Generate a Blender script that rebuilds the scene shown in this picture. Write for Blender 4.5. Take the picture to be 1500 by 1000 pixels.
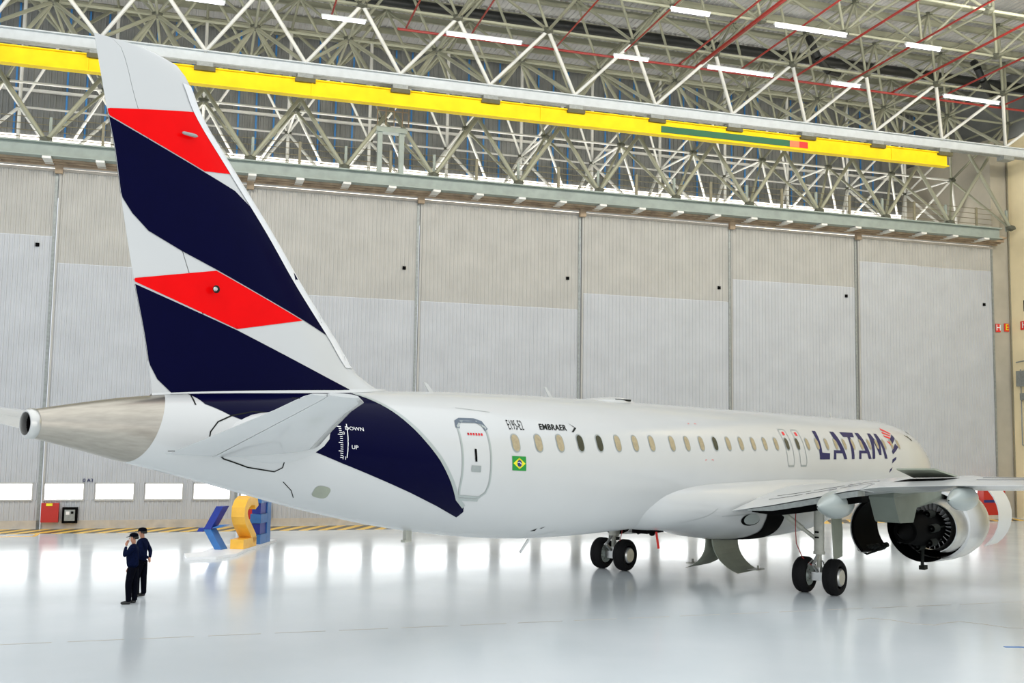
import bpy, bmesh, math, random
from math import sin, cos, pi, radians, sqrt, atan2
from mathutils import Vector, Matrix
random.seed(7)
S = bpy.context.scene
COL = S.collection
for o in list(bpy.data.objects):
    bpy.data.objects.remove(o)

# ------------------------------------------------------------------ camera
cam = bpy.data.objects.new('camera', bpy.data.cameras.new('camera'))
COL.objects.link(cam)
cam.data.sensor_width = 36
cam.data.lens = 1495 / 1500 * 36
cam.data.clip_end = 400
cam.location = (0, 0, 4.456)
cam.rotation_euler = (Matrix.Rotation(radians(90 + 5.104), 4, 'X') @ Matrix.Rotation(radians(0.897), 4, 'Z')).to_euler()
S.camera = cam
# ------------------------------------------------------------------ world: overcast daylight
W = bpy.data.worlds.new('overcast_sky'); S.world = W
W.use_nodes = True
wn = W.node_tree.nodes; wl = W.node_tree.links
bg = wn['Background']
tc = wn.new('ShaderNodeTexCoord'); sx = wn.new('ShaderNodeSeparateXYZ'); rp = wn.new('ShaderNodeValToRGB')
wl.new(tc.outputs['Generated'], sx.inputs[0]); wl.new(sx.outputs['Z'], rp.inputs[0]); wl.new(rp.outputs[0], bg.inputs['Color'])
rp.color_ramp.elements[0].position = 0.0; rp.color_ramp.elements[0].color = (0.40, 0.43, 0.47, 1)
rp.color_ramp.elements[1].position = 1.0; rp.color_ramp.elements[1].color = (0.97, 1.0, 1.0, 1)
bg.inputs['Strength'].default_value = 1.36
# daylight entering through the hangar's wide open side opposite the doors
dl = bpy.data.lights.new('open_side_daylight', 'AREA'); dl.shape = 'RECTANGLE'; dl.size = 95; dl.size_y = 20
dl.energy = 5000; dl.color = (1.0, 0.965, 0.90)
dlo = bpy.data.objects.new('open_side_daylight', dl); COL.objects.link(dlo)
_al = math.atan(0.31)
dlo.location = (0 + sin(_al) * 88, 51 - cos(_al) * 88, 10.5)
dlo.rotation_euler = (radians(90), 0, _al)
# unseen fill lamps added out of view to brighten the trusses and the doors
for i_ in range(6):
    hl = bpy.data.lights.new('wall_fill_light', 'AREA'); hl.shape = 'RECTANGLE'; hl.size = 2.4; hl.size_y = 0.8
    hl.energy = 490; hl.color = (1.0, 0.93, 0.80)
    ho = bpy.data.objects.new('wall_fill_light', hl); COL.objects.link(ho)
    u_ = -24 + 10.4 * i_
    ho.location = (u_ * cos(_al) + sin(_al) * 17, 51 + u_ * sin(_al) - cos(_al) * 17, 21.5)
    ho.rotation_euler = (radians(84), 0, _al)
# added fill light hidden in the header void, brightening back struts and wall
vl = bpy.data.lights.new('void_fill_light', 'AREA'); vl.shape = 'RECTANGLE'; vl.size = 56; vl.size_y = 1.6
vl.energy = 1500; vl.color = (1.0, 0.98, 0.92)
vo = bpy.data.objects.new('void_fill_light', vl); COL.objects.link(vo)
vo.location = (0 - sin(_al) * 2.6, 51 + cos(_al) * 2.6, 16.5)
vo.rotation_euler = (radians(180 + 14), 0, _al)
# ------------------------------------------------------------------ exposure
S.view_settings.view_transform = 'Standard'
S.view_settings.look = 'None'
S.view_settings.gamma = 1
S.view_settings.use_curve_mapping = False
S.view_settings.exposure = 0.50
S.cycles.max_bounces = 8
S.cycles.use_denoising = True

# ------------------------------------------------------------------ helpers
def mat(name, col, rough=0.5, metal=0.0, noise=0.0, nscale=3.0, coat=0.0, spec=0.5, emit=None, estr=0.0, bump=0.0, bscale=20.0, coords='Object', stretch=None):
    m = bpy.data.materials.new(name); m.use_nodes = True
    nt = m.node_tree; b = nt.nodes['Principled BSDF']
    b.inputs['Roughness'].default_value = rough
    b.inputs['Metallic'].default_value = metal
    b.inputs['Coat Weight'].default_value = coat
    b.inputs['Coat Roughness'].default_value = 0.05
    b.inputs['Specular IOR Level'].default_value = spec
    c4 = (*col, 1)
    b.inputs['Base Color'].default_value = c4
    if noise > 0 or bump > 0:
        t = nt.nodes.new('ShaderNodeTexCoord'); n = nt.nodes.new('ShaderNodeTexNoise')
        n.inputs['Scale'].default_value = nscale; n.inputs['Detail'].default_value = 5
        src = t.outputs[coords]
        if stretch:
            mp = nt.nodes.new('ShaderNodeMapping'); mp.inputs['Scale'].default_value = stretch
            nt.links.new(src, mp.inputs[0]); src = mp.outputs[0]
        nt.links.new(src, n.inputs['Vector'])
        if noise > 0:
            r = nt.nodes.new('ShaderNodeValToRGB')
            r.color_ramp.elements[0].position = 0.3; r.color_ramp.elements[1].position = 0.7
            r.color_ramp.elements[0].color = (*[max(0, c * (1 - noise)) for c in col], 1)
            r.color_ramp.elements[1].color = (*[min(1, c * (1 + noise)) for c in col], 1)
            nt.links.new(n.outputs['Fac'], r.inputs[0]); nt.links.new(r.outputs[0], b.inputs['Base Color'])
        if bump > 0:
            n2 = nt.nodes.new('ShaderNodeTexNoise'); n2.inputs['Scale'].default_value = bscale
            nt.links.new(src, n2.inputs['Vector'])
            bp = nt.nodes.new('ShaderNodeBump'); bp.inputs['Strength'].default_value = bump; bp.inputs['Distance'].default_value = 0.02
            nt.links.new(n2.outputs['Fac'], bp.inputs['Height']); nt.links.new(bp.outputs[0], b.inputs['Normal'])
    if emit:
        b.inputs['Emission Color'].default_value = (*emit, 1); b.inputs['Emission Strength'].default_value = estr
    return m

M = {}
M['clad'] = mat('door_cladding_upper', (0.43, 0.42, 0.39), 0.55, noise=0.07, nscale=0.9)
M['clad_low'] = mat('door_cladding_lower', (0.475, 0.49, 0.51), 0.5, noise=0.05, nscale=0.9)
M['plinth'] = mat('plinth_beige', (0.50, 0.46, 0.40), 0.6, noise=0.1)
M['backwall'] = mat('grey_corrugated_sheet', (0.23, 0.24, 0.235), 0.6, noise=0.12, nscale=1.2)
M['bluestrip'] = mat('blue_translucent_strip', (0.05, 0.25, 0.62), 0.4, noise=0.05)
M['teal'] = mat('grey_green_steel', (0.30, 0.35, 0.32), 0.5, noise=0.12, nscale=2)
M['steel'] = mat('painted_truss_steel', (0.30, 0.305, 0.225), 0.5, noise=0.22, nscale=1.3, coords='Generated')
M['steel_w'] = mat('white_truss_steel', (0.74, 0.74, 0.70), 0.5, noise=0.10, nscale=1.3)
M['node'] = mat('dark_node_steel', (0.09, 0.095, 0.07), 0.5, noise=0.2)
M['whitebeam'] = mat('white_beam_paint', (0.58, 0.62, 0.64), 0.45, noise=0.06)
M['yellow'] = mat('crane_yellow', (0.93, 0.66, 0.012), 0.6, spec=0.15, noise=0.08, nscale=1.5)
M['darkbr'] = mat('dark_bracket', (0.10, 0.09, 0.04), 0.6, noise=0.2)
M['rust'] = mat('brown_track_steel', (0.36, 0.27, 0.18), 0.6, noise=0.3, nscale=2)
M['rail'] = mat('handrail_steel', (0.22, 0.20, 0.13), 0.5, noise=0.1)
M['redpipe'] = mat('red_pipe', (0.28, 0.02, 0.015), 0.4, noise=0.15)
M['duct'] = mat('black_duct', (0.012, 0.014, 0.013), 0.5, noise=0.2)
M['roof'] = mat('roof_sheet', (0.50, 0.50, 0.50), 0.55, noise=0.1, nscale=1.0)
M['cream'] = mat('cream_wall', (0.86, 0.74, 0.48), 0.6, noise=0.06, nscale=0.7)
M['jamb'] = mat('beige_jamb', (0.42, 0.39, 0.32), 0.6, noise=0.10, nscale=0.8)
M['tube'] = mat('fluorescent_tube', (0.9, 0.9, 0.95), 0.3, emit=(0.92, 0.93, 1), estr=3.5, noise=0.01)
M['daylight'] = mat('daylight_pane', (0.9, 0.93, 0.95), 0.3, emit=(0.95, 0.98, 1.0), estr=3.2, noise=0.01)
M['slit'] = mat('daylight_slit', (0.9, 0.9, 0.85), 0.3, emit=(1, 0.92, 0.80), estr=1.6, noise=0.01)
M['frame'] = mat('window_frame_grey', (0.5, 0.5, 0.48), 0.5, noise=0.05)
M['black'] = mat('black_rubber', (0.005, 0.005, 0.0055), 0.75, spec=0.2, noise=0.3, nscale=30)
M['dark'] = mat('dark_void', (0.003, 0.003, 0.003), 0.8, spec=0.05, noise=0.3)
M['red'] = mat('fire_red', (0.46, 0.018, 0.010), 0.45, noise=0.06)
M['signred'] = mat('sign_red', (0.75, 0.03, 0.02), 0.5, noise=0.03)
M['white'] = mat('plain_white', (0.85, 0.85, 0.85), 0.4, noise=0.02)
M['galv'] = mat('galvanised_grey', (0.28, 0.30, 0.29), 0.45, metal=0.3, noise=0.15, nscale=8)
# aircraft
M['paint'] = mat('gloss_white_paint', (0.56, 0.57, 0.565), 0.24, coat=0.3, noise=0.015, nscale=0.6)
M['paintgrey'] = mat('gloss_grey_paint', (0.36, 0.40, 0.385), 0.28, coat=0.25, noise=0.03, nscale=1.5)
M['navy'] = mat('gloss_navy_paint', (0.0010, 0.0012, 0.022), 0.12, spec=0.05, noise=0.04)
M['crimson'] = mat('gloss_red_paint', (0.80, 0.002, 0.003), 0.16, spec=0.08, noise=0.03)
M['letters'] = mat('navy_letters', (0.004, 0.006, 0.085), 0.35, spec=0.15, noise=0.03)
M['coral'] = mat('coral_logo', (0.80, 0.04, 0.05), 0.4, spec=0.15, noise=0.03)
M['baremetal'] = mat('brushed_bare_metal', (0.40, 0.37, 0.32), 0.30, metal=0.85, noise=0.10, nscale=6, stretch=(0.25, 3, 3))
M['silver'] = mat('engine_silver', (0.55, 0.55, 0.53), 0.28, metal=0.8, noise=0.1, nscale=4)
M['lip'] = mat('polished_leading_edge', (0.72, 0.73, 0.74), 0.3, noise=0.02, coat=0.3)
M['seam'] = mat('dark_seam', (0.015, 0.017, 0.015), 0.7, spec=0.1, noise=0.1)
M['softseam'] = mat('grey_seam', (0.30, 0.33, 0.32), 0.5, noise=0.1)
M['doorgrey'] = mat('slate_scuff_plate', (0.10, 0.13, 0.17), 0.4, noise=0.1)
M['shade'] = mat('cabin_shade_tan', (0.38, 0.31, 0.19), 0.4, noise=0.15, nscale=12)
M['glass'] = mat('dark_cabin_glass', (0.025, 0.03, 0.02), 0.15, noise=0.1)
M['gear'] = mat('gear_cream_paint', (0.42, 0.42, 0.36), 0.4, noise=0.12, nscale=6)
M['rim'] = mat('wheel_rim_paint', (0.50, 0.56, 0.52), 0.4, noise=0.08, nscale=10)
M['doorpanel'] = mat('primer_grey_panel', (0.31, 0.335, 0.265), 0.5, noise=0.08)
M['pylongrey'] = mat('pylon_grey_paint', (0.17, 0.195, 0.165), 0.5, noise=0.06, spec=0.3)
M['flaggreen'] = mat('flag_green', (0.0, 0.25, 0.03), 0.4, noise=0.03)
M['flagyellow'] = mat('flag_yellow', (0.85, 0.80, 0.02), 0.4, noise=0.03)
M['flagblue'] = mat('flag_blue', (0.01, 0.02, 0.14), 0.4, noise=0.03)
M['beamgreen'] = mat('beam_green', (0.008, 0.12, 0.05), 0.5, noise=0.05)
M['beamorange'] = mat('beam_orange', (0.88, 0.20, 0.08), 0.5, noise=0.05)
M['beamred'] = mat('beam_red', (0.75, 0.02, 0.015), 0.5, noise=0.05)
M['sigyellow'] = mat('sign_amber', (0.95, 0.52, 0.06), 0.35, noise=0.06, nscale=4)
M['sigblue'] = mat('sign_sky_blue', (0.04, 0.17, 0.46), 0.35, noise=0.08, nscale=4)
M['signavy'] = mat('sign_deep_blue', (0.012, 0.035, 0.30), 0.35, noise=0.1, nscale=4)
M['cloth'] = mat('navy_uniform', (0.003, 0.006, 0.026), 0.9, spec=0.05, noise=0.3, nscale=20)
M['trouser'] = mat('black_trousers', (0.002, 0.0025, 0.006), 0.9, spec=0.05, noise=0.3, nscale=20)
M['skin'] = mat('skin', (0.50, 0.24, 0.15), 0.55, noise=0.08, nscale=20)
M['shoe'] = mat('black_shoe', (0.006, 0.006, 0.006), 0.4, noise=0.2)
M['hair'] = mat('black_hair', (0.01, 0.008, 0.006), 0.7, noise=0.2)

def floor_mat():
    m = bpy.data.materials.new('glossy_epoxy_floor'); m.use_nodes = True
    nt = m.node_tree; b = nt.nodes['Principled BSDF']
    t = nt.nodes.new('ShaderNodeTexCoord'); n = nt.nodes.new('ShaderNodeTexNoise'); n.inputs['Scale'].default_value = 0.25; n.inputs['Detail'].default_value = 4
    r = nt.nodes.new('ShaderNodeValToRGB')
    r.color_ramp.elements[0].position = 0.3; r.color_ramp.elements[0].color = (0.62, 0.67, 0.70, 1)
    r.color_ramp.elements[1].position = 0.7; r.color_ramp.elements[1].color = (0.67, 0.71, 0.74, 1)
    nt.links.new(t.outputs['Object'], n.inputs['Vector']); nt.links.new(n.outputs['Fac'], r.inputs[0]); nt.links.new(r.outputs[0], b.inputs['Base Color'])
    r2 = nt.nodes.new('ShaderNodeValToRGB')
    r2.color_ramp.elements[0].position = 0.3; r2.color_ramp.elements[0].color = (0.13, 0.13, 0.13, 1)
    r2.color_ramp.elements[1].position = 0.7; r2.color_ramp.elements[1].color = (0.20, 0.20, 0.20, 1)
    nt.links.new(n.outputs['Fac'], r2.inputs[0]); nt.links.new(r2.outputs[0], b.inputs['Roughness'])
    b.inputs['Specular IOR Level'].default_value = 0.75
    n2 = nt.nodes.new('ShaderNodeTexNoise'); n2.inputs['Scale'].default_value = 1.2
    nt.links.new(t.outputs['Object'], n2.inputs['Vector'])
    bp = nt.nodes.new('ShaderNodeBump'); bp.inputs['Strength'].default_value = 0.12; bp.inputs['Distance'].default_value = 0.01
    nt.links.new(n2.outputs['Fac'], bp.inputs['Height']); nt.links.new(bp.outputs[0], b.inputs['Normal'])
    return m
M['floor'] = floor_mat()

def hazard_mat():
    m = bpy.data.materials.new('yellow_black_hazard_paint'); m.use_nodes = True
    nt = m.node_tree; b = nt.nodes['Principled BSDF']; b.inputs['Roughness'].default_value = 0.3
    t = nt.nodes.new('ShaderNodeTexCoord'); s = nt.nodes.new('ShaderNodeSeparateXYZ'); nt.links.new(t.outputs['Object'], s.inputs[0])
    a = nt.nodes.new('ShaderNodeMath'); a.operation = 'MULTIPLY_ADD'; nt.links.new(s.outputs['Y'], a.inputs[0]); a.inputs[1].default_value = -0.55
    nt.links.new(s.outputs['X'], a.inputs[2])
    w = nt.nodes.new('ShaderNodeMath'); w.operation = 'PINGPONG'; nt.links.new(a.outputs[0], w.inputs[0]); w.inputs[1].default_value = 0.42
    g = nt.nodes.new('ShaderNodeMath'); g.operation = 'GREATER_THAN'; nt.links.new(w.outputs[0], g.inputs[0]); g.inputs[1].default_value = 0.21
    mx = nt.nodes.new('ShaderNodeMix'); mx.data_type = 'RGBA'
    mx.inputs['A'].default_value = (0.03, 0.03, 0.025, 1); mx.inputs['B'].default_value = (0.88, 0.53, 0.05, 1)
    nt.links.new(g.outputs[0], mx.inputs['Factor']); nt.links.new(mx.outputs['Result'], b.inputs['Base Color'])
    return m
M['hazard'] = hazard_mat()

class MB:
    def __init__(s): s.v = []; s.f = []
    def add(s, vs, fs):
        n = len(s.v); s.v += [tuple(v) for v in vs]; s.f += [tuple(i + n for i in f) for f in fs]; return s
    def box(s, c, d, R=None):
        c = Vector(c); hx, hy, hz = d[0] / 2, d[1] / 2, d[2] / 2
        vs = [Vector((x, y, z)) for x in (-hx, hx) for y in (-hy, hy) for z in (-hz, hz)]
        if R is not None: vs = [R @ v for v in vs]
        return s.add([c + v for v in vs], [(0, 1, 3, 2), (4, 6, 7, 5), (0, 4, 5, 1), (2, 3, 7, 6), (0, 2, 6, 4), (1, 5, 7, 3)])
    def tube(s, p, q, r, n=8, r2=None):
        p = Vector(p); q = Vector(q); r2 = r if r2 is None else r2
        d = (q - p).normalized(); a = d.orthogonal().normalized(); b = d.cross(a)
        vs = [p + (a * cos(2 * pi * i / n) + b * sin(2 * pi * i / n)) * r for i in range(n)] + [q + (a * cos(2 * pi * i / n) + b * sin(2 * pi * i / n)) * r2 for i in range(n)]
        return s.add(vs, [(i, (i + 1) % n, n + (i + 1) % n, n + i) for i in range(n)] + [tuple(range(n))[::-1], tuple(range(n, 2 * n))])
    def path(s, pts, r, n=6):
        for a, b in zip(pts[:-1], pts[1:]): s.tube(a, b, r, n)
        return s
    def prism(s, poly, ext):   # poly: 3D points, extruded by vector ext
        n = len(poly); e = Vector(ext); P = [Vector(p) for p in poly]
        return s.add(P + [p + e for p in P], [tuple(range(n))[::-1], tuple(range(n, 2 * n))] + [(i, (i + 1) % n, n + (i + 1) % n, n + i) for i in range(n)])
    def rings(s, R, closed=True, cap0=False, cap1=False):
        n = len(R[0]); base = len(s.v)
        for r in R: s.v += [tuple(p) for p in r]
        m = n if closed else n - 1
        for k in range(len(R) - 1):
            for i in range(m):
                j = (i + 1) % n
                s.f.append((base + k * n + i, base + k * n + j, base + (k + 1) * n + j, base + (k + 1) * n + i))
        if cap0: s.f.append(tuple(base + i for i in range(n))[::-1])
        if cap1: s.f.append(tuple(base + (len(R) - 1) * n + i for i in range(n)))
        return s
    def lathe(s, prof, c, axis=(1, 0, 0), n=32, a0=0, a1=2 * pi):   # prof: (t along axis, radius)
        c = Vector(c); ax = Vector(axis).normalized(); up = Vector((0, 0, 1)) if abs(ax.z) < .9 else Vector((1, 0, 0))
        e1 = (up - ax * up.dot(ax)).normalized(); e2 = ax.cross(e1)
        full = abs(a1 - a0 - 2 * pi) < 1e-6; m = n if full else n + 1
        R = [[c + ax * t + (e1 * cos(a0 + (a1 - a0) * i / n) + e2 * sin(a0 + (a1 - a0) * i / n)) * r for i in range(m)] for t, r in prof]
        return s.rings(R, closed=full)

def obj(name, mb, m, parent=None, smooth=False, kind=None, label=None, loc=None):
    me = bpy.data.meshes.new(name); me.from_pydata(mb.v, [], mb.f); me.update()
    bm = bmesh.new(); bm.from_mesh(me); bmesh.ops.recalc_face_normals(bm, faces=bm.faces); bm.to_mesh(me); bm.free()
    if smooth:
        me.polygons.foreach_set('use_smooth', [True] * len(me.polygons)); me.set_sharp_from_angle(angle=radians(40))
    me.materials.append(M[m] if isinstance(m, str) else m)
    o = bpy.data.objects.new(name, me); COL.objects.link(o)
    if parent: o.parent = parent
    if kind: o['kind'] = kind
    if label: o['label'] = label
    if loc: o.location = loc
    return o
def thing(name, label, cat, loc=(0, 0, 0), rz=0, group=None):
    o = bpy.data.objects.new(name, None); COL.objects.link(o); o.location = loc; o.rotation_euler = (0, 0, rz)
    o['label'] = label; o['category'] = cat
    if group: o['group'] = group
    return o
def tag(o, label, cat, group=None):
    o['label'] = label; o['category'] = cat
    if group: o['group'] = group
    return o

# ------------------------------------------------------------------ hangar frame: u along the door wall, w towards the viewer
AL = math.atan(0.31)
EU = Vector((cos(AL), sin(AL), 0)); EN = Vector((sin(AL), -cos(AL), 0))
RH = Matrix(((EU.x, EN.x, 0), (EU.y, EN.y, 0), (0, 0, 1)))
def hp(u, w, z): return Vector((0, 51, 0)) + EU * u + EN * w + Vector((0, 0, z))
class HB(MB):      # boxes given in hangar coordinates
    def hb(s, u0, u1, w0, w1, z0, z1):
        return s.box(hp((u0 + u1) / 2, (w0 + w1) / 2, (z0 + z1) / 2), (abs(u1 - u0), abs(w1 - w0), abs(z1 - z0)), RH)
    def ht(s, a, b, r, n=8): return s.tube(hp(*a), hp(*b), r, n)
    def rib(s, u0, u1, z0, z1, w, pitch=0.2, d=0.03, th=0.04):
        n = max(1, round((u1 - u0) / pitch)); p = (u1 - u0) / n; line = []
        for i in range(n):
            a = u0 + i * p
            line += [(a, w), (a + p * .55, w), (a + p * .65, w + d), (a + p * .9, w + d)]
        line.append((u1, w))
        vs = [hp(u, ww, z0) for u, ww in line] + [hp(u, ww, z1) for u, ww in line]
        k = len(line)
        s.add(vs, [(i, i + 1, k + i + 1, k + i) for i in range(k - 1)])
        return s
def hroof(mb, u0, u1, w0, w1, z, pitch=0.3, d=0.05):
    n = round((u1 - u0) / pitch); p = (u1 - u0) / n; line = []
    for i in range(n):
        a = u0 + i * p; line += [(a, z), (a + p * .55, z), (a + p * .65, z - d), (a + p * .9, z - d)]
    line.append((u1, z)); k = len(line)
    mb.add([hp(u, w0, zz) for u, zz in line] + [hp(u, w1, zz) for u, zz in line], [(i, i + 1, k + i + 1, k + i) for i in range(k - 1)])
    return mb
UL, UR = -31.0, 30.9

# floor
fl = HB().hb(-60, 60, -14, 95, -0.3, 0.0)
obj('floor', fl, 'floor', kind='structure')
# doors
joints = [-29.6, -21.25, -13.0, -4.85, 3.65, 12.3, 20.3, 29.7]
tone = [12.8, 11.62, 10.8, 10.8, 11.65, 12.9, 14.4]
woff = [0.0, 0.06, 0.0, 0.0, 0.06, 0.0, 0.06]
ZT = 15.72
for i in range(7):
    u0, u1 = joints[i] + 0.03, joints[i + 1] - 0.03
    w = woff[i]
    d = bpy.data.objects.new('door_%d' % (i + 1), None); COL.objects.link(d); d['kind'] = 'structure'
    d.location = hp((u0 + u1) / 2, w, 0)
    bpy.context.view_layer.update()
    inv = -Vector(d.location)
    def put(name, mb, m, parent=d, **k):
        mb.v = [tuple(Vector(v) + inv) for v in mb.v]
        return obj(name, mb, m, parent, **k)
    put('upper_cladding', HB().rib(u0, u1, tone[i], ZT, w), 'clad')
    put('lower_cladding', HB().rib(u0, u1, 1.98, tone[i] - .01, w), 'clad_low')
    pit = (u1 - u0 + .06) / 4
    wins = [(u0 + k * pit + .05, u0 + k * pit + pit * .82) for k in range(4)]
    low = HB().rib(u0, u1, 0.36, 1.24, w)
    prev = u0
    for a, b in wins:
        if a - prev > .02: low.rib(prev, a, 1.24, 1.98, w)
        prev = b
    low.rib(prev, u1, 1.24, 1.98, w)
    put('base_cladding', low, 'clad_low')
    put('plinth', HB().hb(u0, u1, w - .1, w + .05, 0.0, 0.36), 'plinth')
    for a, b in wins:
        f = HB().hb(a, a + .05, w - .06, w + .05, 1.22, 1.99).hb(b - .05, b, w - .06, w + .05, 1.22, 1.99).hb(a, b, w - .06, w + .05, 1.93, 1.99).hb(a, b, w - .06, w + .08, 1.2, 1.27)
        fo = put('window_frame', f, 'frame')
        g = HB().hb(a + .05, b - .05, w - .05, w - .02, 1.27, 1.93)
        g.v = [tuple(Vector(v) + inv) for v in g.v]
        obj('pane', g, 'daylight', fo)
    put('edge_post', HB().hb(u1 - .12, u1, w - .15, w + .05, 0, ZT + .1), 'galv')
    put('edge_post', HB().hb(u0, u0 + .08, w - .15, w + .05, 0, ZT + .1), 'clad')
    put('bolt_plate', HB().hb(u1 - .78, u1 - .62, w + .02, w + .07, 12.3, 12.46), 'dark')
    put('top_rail', HB().hb(u0, u1, w - .12, w + .06, ZT, ZT + .12), 'plinth')

# daylight slit over the doors, track beams and soffit
h = HB()
obj('trim_1', HB().hb(UL, 29.6, -.1, -.06, ZT + .13, ZT + .17), 'slit', kind='structure')
obj('trim_2', HB().hb(UL, 29.9, .12, .26, 15.92, 16.10).hb(UL, 29.9, .42, .54, 15.98, 16.12).hb(UL, 29.9, .70, .8, 16.02, 16.16), 'rust', kind='structure')
obj('trim_3', HB().hb(UL, 29.9, -.6, 1.0, 16.20, 16.3), 'rust', kind='structure')
bw = thing('walkway_beam', 'long grey-green steel walkway beam running above the hangar doors', 'beam', hp(0, 1, 16.2), 0)
def putt(name, mb, m, parent, **k):
    inv = Vector(parent.location)
    mb.v = [tuple(Vector(v) - inv) for v in mb.v]
    return obj(name, mb, m, parent, **k)
putt('web', HB().hb(UL, 29.3, 1.0, 1.08, 16.15, 16.68), 'teal', bw)
putt('flange', HB().hb(UL, 29.3, .75, 1.3, 16.68, 16.74), 'teal', bw)
putt('flange', HB().hb(UL, 29.3, .8, 1.3, 16.10, 16.16), 'teal', bw)
for k in range(28):
    u = -30.3 + k * 2.165
    putt('bracket', HB().hb(u - .18, u + .18, .2, 1.35, 15.98, 16.08), 'steel_w', bw)
# door header small hanging brackets at the joints
for j in joints[1:-1]:
    putt('joint_hanger', HB().hb(j - .16, j + .16, .1, .3, 15.6, 16.25), 'rust', bw)
# walkway handrail behind the beam
hr = thing('walkway_handrail', 'thin rusty handrail with posts standing on the walkway beam over the doors', 'handrail', hp(0, .6, 16.75))
for z in (17.05, 17.35, 17.65, 17.95):
    putt('rail', HB().ht((UL, .55, z), (29.3, .55, z), .018, 5), 'rail', hr)
for k in range(29):
    u = -30.3 + k * 2.165
    putt('post', HB().hb(u - .06, u + .06, .5, .6, 16.74, 18.0), 'rail' if k % 2 else 'teal', hr)

# back wall above the doors
obj('wall_back', HB().rib(UL, 32, 16.9, 26.4, -8.0, pitch=.28, d=.05), 'backwall', kind='structure')
bs = obj('trim_4', HB(), 'bluestrip', kind='structure') if False else None
sb = HB()
k = 0
for kk in range(-8, 8):
    for du in (-.95, 0, .95):
        u = -.1 + 4.33 * kk + du + .6
        if u < UL + 1 or u > 31: continue
        k += 1
        so = obj('light_strip', HB().hb(u - .045, u + .045, -7.93, -7.90, 17.6, 26.3), 'bluestrip')
        so.parent = bpy.data.objects['wall_back']
obj('trim_5', HB().hb(UL, 30.6, -7.9, -7.86, 18.75, 19.35), 'slit', kind='structure')
obj('trim_6', HB().hb(UL, 32, -7.85, -7.7, 21.6, 21.75).hb(UL, 32, -7.85, -7.7, 23.7, 23.8), 'steel_w', kind='structure')
# floor of header void behind the doors
obj('trim_7', HB().hb(UL, 32, -8.0, -.6, 16.2, 16.3), 'plinth', kind='structure')

# right wall: jamb and cream side wall
obj('trim_8', HB().hb(29.72, 30.95, -.4, -.0, 0, 22.4), 'jamb', kind='structure')
obj('wall_right', HB().hb(30.9, 31.3, -8, 40, 0, 22.4), 'cream', kind='structure')
obj('trim_9', HB().hb(29.72, 30.9, -8, -.4, 16.3, 22.4), 'jamb', kind='structure')
obj('trim_10', HB().hb(30.9, 31.3, -8, 20, 22.45, 26.5), 'backwall', kind='structure')
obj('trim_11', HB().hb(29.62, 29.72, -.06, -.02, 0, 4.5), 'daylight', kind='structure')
cg = thing('conduit_run', 'thin grey conduits with a junction box on the cream side wall at right', 'conduit', hp(30.85, 1, 3))
for (w_, z0, z1) in ((0.75, 4.2, 8.6), (1.05, 4.2, 8.6), (2.6, 4.2, 15.5)):
    putt('conduit', HB().ht((30.85, w_, z0), (30.85, w_, z1), .03, 6), 'galv', cg)
putt('conduit', HB().ht((30.85, .75, 4.2), (30.85, 4.2, 4.2), .03, 6), 'galv', cg)
putt('junction_box', HB().hb(30.65, 30.88, .6, 1.3, 7.6, 8.5), 'galv', cg)
putt('junction_box', HB().hb(30.70, 30.88, .8, 1.2, 6.8, 7.2), 'galv', cg)
putt('hook', HB().ht((30.7, .6, 9.0), (30.7, 1.6, 9.1), .04, 6).ht((30.7, 1.6, 9.1), (30.7, 1.6, 8.8), .04, 6), 'galv', cg)
obj('trim_12', HB().ht((30.88, .1, 0), (30.88, .1, 22.3), .05, 6), 'rail', kind='structure')

# ceiling
obj('ceiling', hroof(HB(), UL, 31.3, -8.2, 17, 26.4), 'roof', kind='structure')
pl = thing('roof_purlins', 'pale roof purlins running under the corrugated roof sheet', 'purlin', hp(0, 4, 26))
for k in range(12):
    w_ = -7 + k * 2.12
    putt('purlin', HB().hb(UL, 31, w_ - .07, w_ + .07, 26.0, 26.3), 'steel', pl)

# ------------------------------------------------------------------ space frame and door header truss
def unit_cyl():
    mb = MB().tube((0, 0, 0), (0, 0, 1), 1.0, 8); me = bpy.data.meshes.new('strut_mesh')
    me.from_pydata(mb.v, [], mb.f); me.update(); me.polygons.foreach_set('use_smooth', [len(p.vertices) == 4 for p in me.polygons]); return me
CYL = {}
def strut(parent, a, b, r, m='steel', name='strut'):
    if m not in CYL:
        CYL[m] = unit_cyl(); CYL[m].materials.append(M[m])
    p, q = hp(*a), hp(*b); d = q - p
    o = bpy.data.objects.new(name, CYL[m]); COL.objects.link(o); o.parent = parent
    R = d.to_track_quat('Z', 'Y').to_matrix().to_4x4()
    o.matrix_local = Matrix.Translation(p - parent.location) @ R @ Matrix.Diagonal((r, r, d.length, 1))
    return o
def node_mesh():
    bm = bmesh.new(); bmesh.ops.create_icosphere(bm, subdivisions=1, radius=1.0); me = bpy.data.meshes.new('node_mesh'); bm.to_mesh(me); bm.free(); me.materials.append(M['node']); return me
NM = node_mesh()
def node(parent, a, r=.22):
    o = bpy.data.objects.new('node_joint', NM); COL.objects.link(o); o.parent = parent
    o.matrix_local = Matrix.Translation(hp(*a) - parent.location) @ Matrix.Diagonal((r * 1.3, r * 1.3, r * .8, 1))
B = 4.33; U0 = -.1
def uk(k): return U0 + B * k
KS = range(-6, 8)
def in_u(*us): return all(UL + .2 < u < 30.8 for u in us)
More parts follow.
